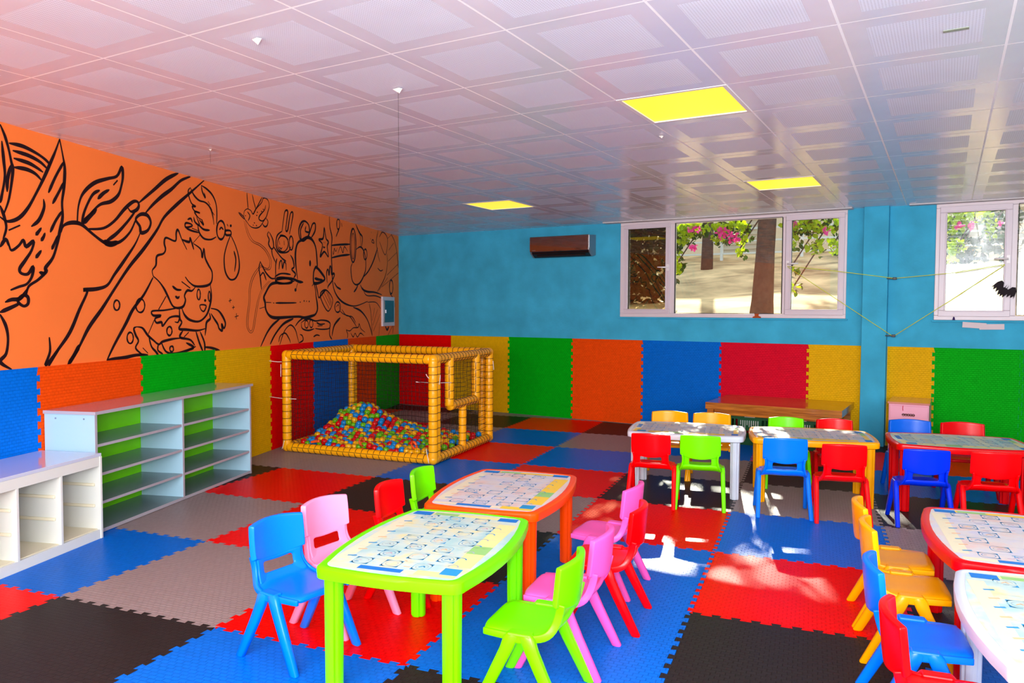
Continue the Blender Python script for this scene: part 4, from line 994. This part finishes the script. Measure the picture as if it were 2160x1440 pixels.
(7,0,[270,1321,260,1213,282,1097]),
(6,0,[1466,1764,1339,1658,981,1656,687,1615]),
(6,0,[1297,1561,982,1564,795,1477]),
(6,0,[1231,1545,1166,1397,1124,1113]),
(6,0,[1029,1480,1122,1310]),
(6,0,[913,1463,1100,1243]),
(6,0,[810,1395,1078,1159]),
(6,0,[821,1272,870,1089]),
(7,0,[297,1213,503,1073]),
(6,0,[2234,1446,2106,1401,1916,1369,1799,1306,1680,1225]),
(6,0,[2161,1461,2031,1385,1838,1366,1719,1286]),
(6,0,[2033,1202,1918,1184,1800,1220,1639,1224,1597,1271,1536,1203,1388,1151]),
(6,0,[2033,1202,1984,1140,1996,1091]),
(6,0,[1880,1152,1802,1100,1741,1148,1661,1095,1557,1143,1431,1104]),
(6,0,[1087,2442,1042,2397,1133,2405,1087,2442]),
(6,0,[1177,2451,1168,2435]),
(6,0,[1149,2544,1145,2528]),
(15,0,[602,1223,528,1162,452,1206]),
(12,0,[2469,1137,2397,1267,2217,1357]),
(7,0,[3290,1311,3262,1246,3114,1220,2961,1236]),
(8,0,[3290,1311,3202,1339,3082,1351,2928,1326,2768,1334,2603,1321,2519,1287,2554,1230,2770,1225,2929,1238]),
(8,0,[2519,1284,2538,1157,2470,1094]),
(8,0,[2978,1143,2899,1161,2816,1151]),
(7,0,[3785,1088,3705,1203,3624,1265,3529,1289,3433,1237,3378,1143,3351,1093]),
(7,0,[3432,1276,3347,1327,3230,1366]),
(7,0,[3810,1118,3783,1170,3731,1197,3652,1201,3573,1137,3546,1097]),
(7,0,[3321,1181,3263,1163,3249,1112,3351,1087]),
(8,0,[2897,1307,2801,1285,2670,1290]),
(8,0,[2866,1265,2737,1269]),
(6,0,[3113,1290,3119,1269,3136,1253,3159,1248,3181,1254,3197,1270,3202,1292,3196,1313,3180,1329,3157,1334,3135,1328,3119,1312,3113,1290]),
(6,0,[2991,1295,2997,1273,3014,1257,3038,1252,3060,1258,3077,1275,3083,1297,3076,1318,3059,1334,3036,1340,3013,1333,2997,1317,2991,1295])]
# ---------------------------------------------------------------- mural painted on the left wall (metres from the corner, height; in mm)
M_ink = mat('black_brown_paint', (30, 8, 16), .6, .2)
bm = bmesh.new()
def brush(P, wd, fill):
    P = [Vector((a / 1000, b / 1000)) for a, b in zip(P[::2], P[1::2])]; W_ = wd * 1.6 / 1000 * (1 + .5 * max(0, min(1, (5.2 - P[0].x) / 1.8)))
    zt = ZC - .004; P = [Vector((p.x, min(max(p.y, 1.07), zt))) for p in P]
    if fill:
        bm.faces.new([bm.verts.new(LM @ Vector((p.x, .0022, p.y))) for p in P[:-1]]); return
    Q = catmull(P, 5); n = len(Q); L = []; R = []
    closed = (P[0] - P[-1]).length < 1e-6 and len(P) > 3
    for i, p in enumerate(Q):
        a = Q[i - 1] if i else (Q[-2] if closed else Q[0]); b = Q[i + 1] if i < n - 1 else (Q[1] if closed else Q[-1]); d = (b - a)
        if d.length < 1e-9: d = Vector((1, 0))
        d.normalize(); nn = Vector((-d.y, d.x)); t = i / (n - 1)
        h = W_ * .5 * (1 + .16 * math.sin(i * .37 + P[0].x * 7)) * (1 if closed else min(1, .45 + 3.2 * min(t, 1 - t)))
        L.append(p + nn * h); R.append(p - nn * h)
    L = [bm.verts.new(LM @ Vector((p.x, .0022, min(p.y, ZC - .001)))) for p in L]; R = [bm.verts.new(LM @ Vector((p.x, .0022, min(p.y, ZC - .001)))) for p in R]
    for i in range(n - 1): bm.faces.new([L[i], L[i + 1], R[i + 1], R[i]])
    if not closed:      # rounded ends
        for k, (p, q) in enumerate(((Q[0], Q[1]), (Q[-1], Q[-2]))):
            d = (p - q)
            if d.length < 1e-9: continue
            d.normalize(); nn = Vector((-d.y, d.x)); h = W_ * .5 * .45
            bm.faces.new([bm.verts.new(LM @ Vector((v.x, .0022, min(v.y, ZC - .001)))) for v in [p + nn * h * math.cos(t) + d * h * math.sin(t) for t in [k_ * PI / 6 for k_ in range(7)]]])
for wd, fill, P in MURAL: brush(P, wd, fill)
me = bpy.data.meshes.new('wall_mural'); bm.to_mesh(me); bm.free(); me.materials.append(M_ink)
o = bpy.data.objects.new('wall_mural', me); C.objects.link(o)
tag(o, 'black line drawing of animals, a child and a rubber duck painted on the orange wall', 'mural')

# ---------------------------------------------------------------- small things
M_str = mat('yellow_green_string', (225, 235, 40), .5); M_blk = mat('black_clip', (20, 20, 24), .4)
def string(P, lab, r=.0035):
    bm = bmesh.new(); tube(bm, P, r, 5); o = obj('string', bm, M_str); tag(o, lab, 'string', 'yellow strings across the blue pillar')
string([(5.775, -.10, 1.975), (6.3, -.112, 1.905), (6.875, -.135, 1.815)], 'yellow string from the left window handle to the upper clip on the pillar')
string([(6.89, -.135, 1.815), (7.4, -.10, 1.86), (7.86, -.10, 1.935)], 'yellow string from the upper clip on the pillar to the right window handle')
string([(5.78, -.10, 1.965), (6.3, -.11, 1.60), (6.872, -.135, 1.20)], 'yellow string from the left window handle down to the lower clip on the pillar')
string([(6.885, -.135, 1.20), (7.4, -.10, 1.58), (7.86, -.10, 1.93)], 'yellow string from the lower clip on the pillar up to the right window handle')
for z, lb in ((1.813, 'small black clip on the blue pillar, upper one'), (1.203, 'small black clip on the blue pillar, lower one')):
    bm = bmesh.new(); box(bm, 6.862, 6.898, -.142, -.11, z - .014, z + .014); box(bm, 6.80, 6.868, -.118, -.1101, z - .006, z + .006); tag(obj('clip', bm, M_blk, mods=[BV(.003)]), lb, 'clip', 'black clips on the pillar')
bat = [(0, 6), (3, 6), (5, 13), (7, 6), (12, 5), (22, 13), (36, 15), (50, 9), (60, -6), (52, -1), (44, -7), (37, -1), (29, -9), (22, -3), (13, -13), (6, -8), (0, -14)]
bat = bat + [(-x, y) for x, y in reversed(bat[1:-1])]
bm = bmesh.new(); prism(bm, [(x * .0019, y * .0052) for x, y in bat], 0, .003)
bm.transform(Matrix.Rotation(math.radians(90), 4, 'X')); bm.transform(Matrix.Rotation(math.radians(32), 4, 'Y'))
o = obj('bat_cutout', bm, mat('black_card', (26, 14, 22), .8)); o.location = (7.86, -.086, 1.675); tag(o, 'black paper bat hanging at the right window frame', 'bat decoration')
bm = bmesh.new(); prism(bm, [(-.05, 0), (.05, 0), (.045, .014), (.022, .022), (.020, .038), (.03, .05), (-.03, .05), (-.022, .036), (-.024, .022), (-.045, .014)], 0, .004)
bm.transform(Matrix.Rotation(math.radians(90), 4, 'X')); o = obj('pumpkin_cutout', bm, mat('rust_card', (170, 70, 10), .8)); o.location = (5.43, -.040, 1.381); tag(o, 'small rust brown paper cutout standing on the left window sill', 'paper cutout')
bm = bmesh.new(); prism(bm, [(-.012, 0), (.014, 0), (.008, .03), (-.004, .035)], 0, .003); bm.transform(Matrix.Rotation(math.radians(90), 4, 'X')); o = obj('paper_cutout', bm, mat('purple_card', (50, 20, 90), .8)); o.location = (7.43, -.040, 1.376); tag(o, 'tiny dark purple cutout on the right window sill', 'paper cutout')
M_paper = mat('paper', (225, 212, 214), .8)
for (x0, x1, z0, z1, rot, lb) in ((7.51, 7.72, 1.295, 1.352, .06, 'strip of white paper stuck below the right window, left one'), (7.66, 7.875, 1.282, 1.338, -.02, 'strip of white paper stuck below the right window, right one')):
    bm = bmesh.new(); box(bm, -(x1 - x0) / 2, (x1 - x0) / 2, 0, .0015, -(z1 - z0) / 2, (z1 - z0) / 2); o = obj('paper_strip', bm, M_paper); o.location = ((x0 + x1) / 2, -.0325 if x0 < 7.6 else -.0345, (z0 + z1) / 2); o.rotation_euler = (0, rot, 0); tag(o, lb, 'paper', 'paper strips under the window')
M_scrap = mat('torn_tape', (205, 198, 190), .7)
def scrap(x, y, lab, s, hang=None):
    bm = bmesh.new(); random.seed(int(x * 100))
    v = [bm.verts.new((s * a + random.uniform(-.3, .3) * s, s * b, -c * s)) for a, b, c in ((-1, -.2, 0), (.2, -.4, .0), (1.1, 0, .15), (.5, .5, 0), (-.3, .4, .1))]; t = bm.verts.new((s * .2, s * .1, -s * .9)); 
    for i in range(5): bm.faces.new([v[i], v[(i + 1) % 5], t])
    bm.faces.new(v)
    o = obj('ceiling_scrap', bm, M_scrap); o.location = (x, y, ZC - .004); tag(o, lab, 'paper scrap', 'torn scraps stuck to the ceiling')
    if hang:
        bm = bmesh.new(); tube(bm, [(0, 0, -.01), (.004, 0, -hang)], .0009, 4); obj('thread', bm, M_net, o)
scrap(5.0, -6.963, 'white torn scrap hanging from the ceiling, nearest to the camera', .028)
scrap(5.052, -6.109, 'torn scrap on the ceiling with a long thin thread hanging down', .028, .55)
scrap(2.958, -5.639, 'tiny torn scrap on the ceiling near the mural wall', .016, .10)
scrap(5.843, -4.433, 'tiny torn scrap on the ceiling behind the large lamp', .018)
bm = bmesh.new(); box(bm, -.045, .045, -.014, .014, -.002, 0); o = obj('tape_piece', bm, mat('grey_green_tape', (150, 160, 140), .6)); o.location = (7.502, -5.6, ZC - .0015); tag(o, 'small grey strip of tape stuck to the ceiling at the upper right', 'tape')

# ---------------------------------------------------------------- outside
M_ground = mat('dry_ground', (232, 196, 142), .95, .1, var=.55, vscale=1.6, bump=.6, bscale=8)  # strong mottling paints in dappled shade along with brown dirt patches
def gz(y): return 1.27 + .17 * max(0, y - .3)
bm = bmesh.new(); vs = []; random.seed(5)
for i in range(33):
    row = []
    for j in range(33):
        x = -8 + i; y = .22 + (j / 32) ** 1.5 * 26; row.append(bm.verts.new((x, y, gz(min(y, 10)) - .03 + (random.uniform(-.05, .05) if j > 2 else 0))))
    vs.append(row)
for i in range(32):
    for j in range(32): bm.faces.new([vs[i][j], vs[i + 1][j], vs[i + 1][j + 1], vs[i][j + 1]])
o = obj('garden_ground', bm, M_ground, smooth=True); tag(o, kind='structure')
M_bark = mat('bark', (84, 66, 56), .9, .2, var=.3, vscale=14, bump=1, bscale=30)
tree = empty('tree', (5.30, .80, 1.3)); tag(tree, 'thick brown tree trunk right outside the middle window pane', 'tree')
bm = bmesh.new(); tube(bm, [(-.02, 0, -.1), (0, 0, .3), (.02, .02, .9), (.04, .05, 1.5), (.06, .1, 2.6)], [.17, .135, .115, .11, .10], 14); obj('trunk', bm, M_bark, tree, smooth=True)
bm = bmesh.new(); tube(bm, [(.1, .05, 1.5), (.7, .3, 2.2), (1.3, .5, 2.6)], [.07, .05, .03], 8); tube(bm, [(.1, .05, 1.7), (-.6, .3, 2.4), (-1.2, .6, 2.7)], [.07, .05, .03], 8); obj('branch', bm, M_bark, tree, smooth=True)
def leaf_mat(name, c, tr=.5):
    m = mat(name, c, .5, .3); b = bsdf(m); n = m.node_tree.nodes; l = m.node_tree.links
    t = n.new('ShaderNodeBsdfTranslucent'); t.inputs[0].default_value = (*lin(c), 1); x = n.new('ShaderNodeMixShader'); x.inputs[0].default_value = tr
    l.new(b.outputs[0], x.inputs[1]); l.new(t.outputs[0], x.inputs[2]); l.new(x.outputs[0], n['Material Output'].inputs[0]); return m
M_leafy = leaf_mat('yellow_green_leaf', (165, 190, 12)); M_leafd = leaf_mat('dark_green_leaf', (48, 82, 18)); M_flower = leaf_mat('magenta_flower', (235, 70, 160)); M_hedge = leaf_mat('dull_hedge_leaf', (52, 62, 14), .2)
def leaves(bm, pts, size):
    for p in pts:
        s = size * random.uniform(.6, 1.2); M = Matrix.Translation(p) @ Matrix.Rotation(random.uniform(0, 6.28), 4, 'Z') @ Matrix.Rotation(random.uniform(-1.4, 1.4), 4, 'X') @ Matrix.Rotation(random.uniform(-.9, .9), 4, 'Y')
        vs = [bm.verts.new(M @ Vector(q)) for q in ((0, -s, 0), (s * .6, -.3 * s, .12 * s), (s * .55, .4 * s, .1 * s), (0, s, -.1 * s), (-.55 * s, .4 * s, .1 * s), (-.6 * s, -.3 * s, .12 * s))]; bm.faces.new(vs)
def blob(c, r, n): 
    out = []
    for _ in range(n):
        while True:
            q = Vector((random.uniform(-1, 1), random.uniform(-1, 1), random.uniform(-1, 1)))
            if q.length < 1: break
        out.append(Vector(c) + Vector((q.x * r[0], q.y * r[1], q.z * r[2])))
    return out
def shrub(label, clusters, fl, loc, name='bougainvillea'):
    e = empty(name, loc); tag(e, label, 'flowering shrub', 'flowering shrubs outside the windows'); L = -Vector(loc)
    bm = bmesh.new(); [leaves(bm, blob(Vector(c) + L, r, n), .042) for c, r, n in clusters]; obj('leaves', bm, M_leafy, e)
    bm = bmesh.new(); [leaves(bm, blob(Vector(c) + L + Vector((.02, .12, -.03)), r, n // 2), .045) for c, r, n in clusters]; obj('shaded_leaves', bm, M_leafd, e)  # second leaf layer in darker green, shade put into its colour
    bm = bmesh.new(); [leaves(bm, blob(Vector(c) + L, r, n), .030) for c, r, n in fl]; obj('flowers', bm, M_flower, e)
    bm = bmesh.new()
    for c, r, n in clusters: tube(bm, catmull([Vector(c) + L + Vector((.3, .3, .6)), Vector(c) + L + Vector((.1, .1, .2)), Vector(c) + L], 4), .009, 5)
    obj('stem', bm, M_bark, e)
random.seed(11)
shrub('flowering shrub with pink blossom hanging outside the triple window', 
      [((4.20, .9, 2.50), (.17, .2, .16), 110), ((4.45, .9, 2.56), (.30, .2, .09), 110), ((4.85, .9, 2.57), (.26, .2, .07), 80), ((4.68, .9, 2.40), (.10, .12, .07), 22), ((4.14, .9, 2.12), (.06, .1, .20), 30), ((4.98, .9, 2.28), (.05, .1, .16), 22), ((5.02, .9, 2.48), (.10, .12, .10), 26),
       ((5.82, .9, 2.55), (.34, .2, .12), 200), ((5.62, .9, 2.38), (.10, .15, .13), 46), ((5.90, .9, 2.28), (.10, .15, .14), 42), ((5.60, .9, 1.98), (.08, .1, .08), 14), ((5.66, .9, 1.78), (.07, .1, .08), 12), ((6.12, .9, 2.30), (.08, .12, .18), 36)],
      [((4.42, .75, 2.54), (.10, .05, .06), 34), ((4.78, .75, 2.47), (.10, .05, .08), 36), ((4.95, .75, 2.40), (.09, .05, .09), 34), ((4.40, .75, 2.30), (.07, .05, .04), 22), ((6.05, .75, 2.44), (.05, .04, .05), 14), ((5.68, .75, 2.54), (.04, .04, .03), 8)], (4.8, .9, 2.6))
shrub('flowering shrub with yellow green leaves hanging outside the right-hand window', 
      [((7.36, .9, 2.48), (.16, .2, .12), 100), ((7.58, .9, 2.54), (.20, .2, .07), 70), ((7.42, .9, 2.20), (.09, .12, .10), 50), ((7.38, .9, 2.05), (.05, .08, .06), 16), ((7.76, .9, 2.40), (.06, .08, .12), 24)],
      [((7.44, .75, 2.42), (.05, .05, .04), 14), ((7.56, .75, 2.42), (.03, .05, .05), 12), ((7.84, .75, 2.42), (.04, .04, .03), 9)], (7.4, .9, 2.6))
tt = empty('tall_tree', (2.85, 6.5, 2.3)); tag(tt, 'tall tree whose crown shades the slope, standing behind the triple window', 'tree')
bm = bmesh.new(); tube(bm, [(0, 0, -.3), (.02, 0, .8), (-.02, .1, 2.0), (.05, 0, 3.4)], [.13, .11, .10, .07], 12); obj('trunk', bm, M_bark, tt, smooth=True)
bm = bmesh.new(); tube(bm, [(0, .05, 2.2), (1.0, 0, 2.8), (2.0, .1, 3.1)], [.06, .045, .03], 7); tube(bm, [(0, .05, 2.3), (-1.2, 0, 3.0), (-2.2, .1, 3.3)], [.06, .045, .03], 7); obj('branch', bm, M_bark, tt, smooth=True)
random.seed(21); bm = bmesh.new()
for k in range(46): leaves(bm, blob((random.uniform(-2.6, 2.4), random.uniform(-.9, .9), random.uniform(2.75, 3.9)), (.30, .30, .20), 42), .075)
for k in range(30): leaves(bm, blob((random.uniform(-5.6, 6.5), random.uniform(1.0, 4.9), random.uniform(3.2, 4.6)), (.5, .5, .25), 50), .10)
obj('leaves', bm, M_leafd, tt)
def bush(label, clusters, m, loc):
    e = empty('garden_bush', loc); tag(e, label, 'bush', 'bushes on the slope outside'); L = -Vector(loc)
    bm = bmesh.new(); [leaves(bm, blob(Vector(c) + L, r, n), .07) for c, r, n in clusters]; obj('leaves', bm, m, e)
    bm = bmesh.new(); [tube(bm, [Vector(c) + L - Vector((0, 0, r[2])), Vector(c) + L + Vector((.1, 0, r[2] * .4))], .015, 5) for c, r, n in clusters]; obj('stem', bm, M_bark, e)
bush('dense dark brown hedge added outside the left window pane to block the sun', [((2.60, 2.6, 2.2), (.98, .45, 1.2), 2600), ((2.8, 2.6, 3.3), (1.0, .45, .6), 1500)], M_hedge, (2.7, 2.6, 1.6))  # added hedge, raised to darken the left pane and block its sun
bush('green bush on the slope outside the right window', [((7.1, 5.5, 2.45), (.9, .5, .30), 420), ((8.0, 5.2, 2.75), (.35, .3, .5), 160)], M_leafd, (7.3, 5.5, 2.2))
bush('dark green bush beside the far garden railing', [((2.9, 8.0, 3.3), (.35, .3, .35), 150), ((1.6, 7.9, 3.0), (.3, .3, .3), 80)], M_leafd, (2.9, 8, 2.6))
M_cream = mat('cream_plaster', (238, 214, 176), .85, .1, var=.06); M_shut = mat('shutter_slats', (206, 190, 160), .6); M_rail2 = mat('pale_railing', (235, 232, 220), .5)
vb = empty('garden_house', (2.5, 11.2, 2.8)); tag(vb, 'cream plaster house with louvred shutters far behind the garden', 'house')
bm = bmesh.new(); box(bm, -7, 9, 0, 2.0, -.6, 2.6); obj('wall', bm, M_cream, vb)
for x in (-2.4, -.2, 3.2, 5.2):
    bm = bmesh.new(); box(bm, x - .5, x + .5, -.03, .02, .1, 1.3)
    for k in range(9): box(bm, x - .46, x + .46, -.06, -.03, .16 + k * .125, .22 + k * .125)
    obj('shutter', bm, M_shut, vb)
bm = bmesh.new(); box(bm, -7.2, 9.2, -.4, 2.2, 2.6, 2.75); obj('roof', bm, M_shut, vb)
rl = empty('garden_railing', (3.2, 8.6, 2.65)); tag(rl, 'pale horizontal railing across the top of the slope', 'railing')
for z in (.12, .40, .68): bm = bmesh.new(); box(bm, -6, 6.5, -.02, .02, z, z + .04); obj('rail', bm, M_rail2, rl)
for k in range(8): bm = bmesh.new(); box(bm, -6 + k * 1.78, -5.94 + k * 1.78, -.03, .03, -.2, .75); obj('post', bm, M_rail2, rl)
bm = bmesh.new(); bmesh.ops.create_icosphere(bm, subdivisions=4, radius=.5)
for v in bm.verts:
    v.co.z *= .45; v.co *= 1 + .12 * math.sin(v.co.x * 14 + v.co.y * 9) + .06 * math.sin(v.co.y * 31)
o = obj('tarpaulin', bm, mat('white_tarpaulin', (235, 238, 240), .6), smooth=True); o.location = (7.05, 3.2, 1.83); tag(o, 'crumpled white tarpaulin heap on the slope outside the right window', 'tarpaulin')
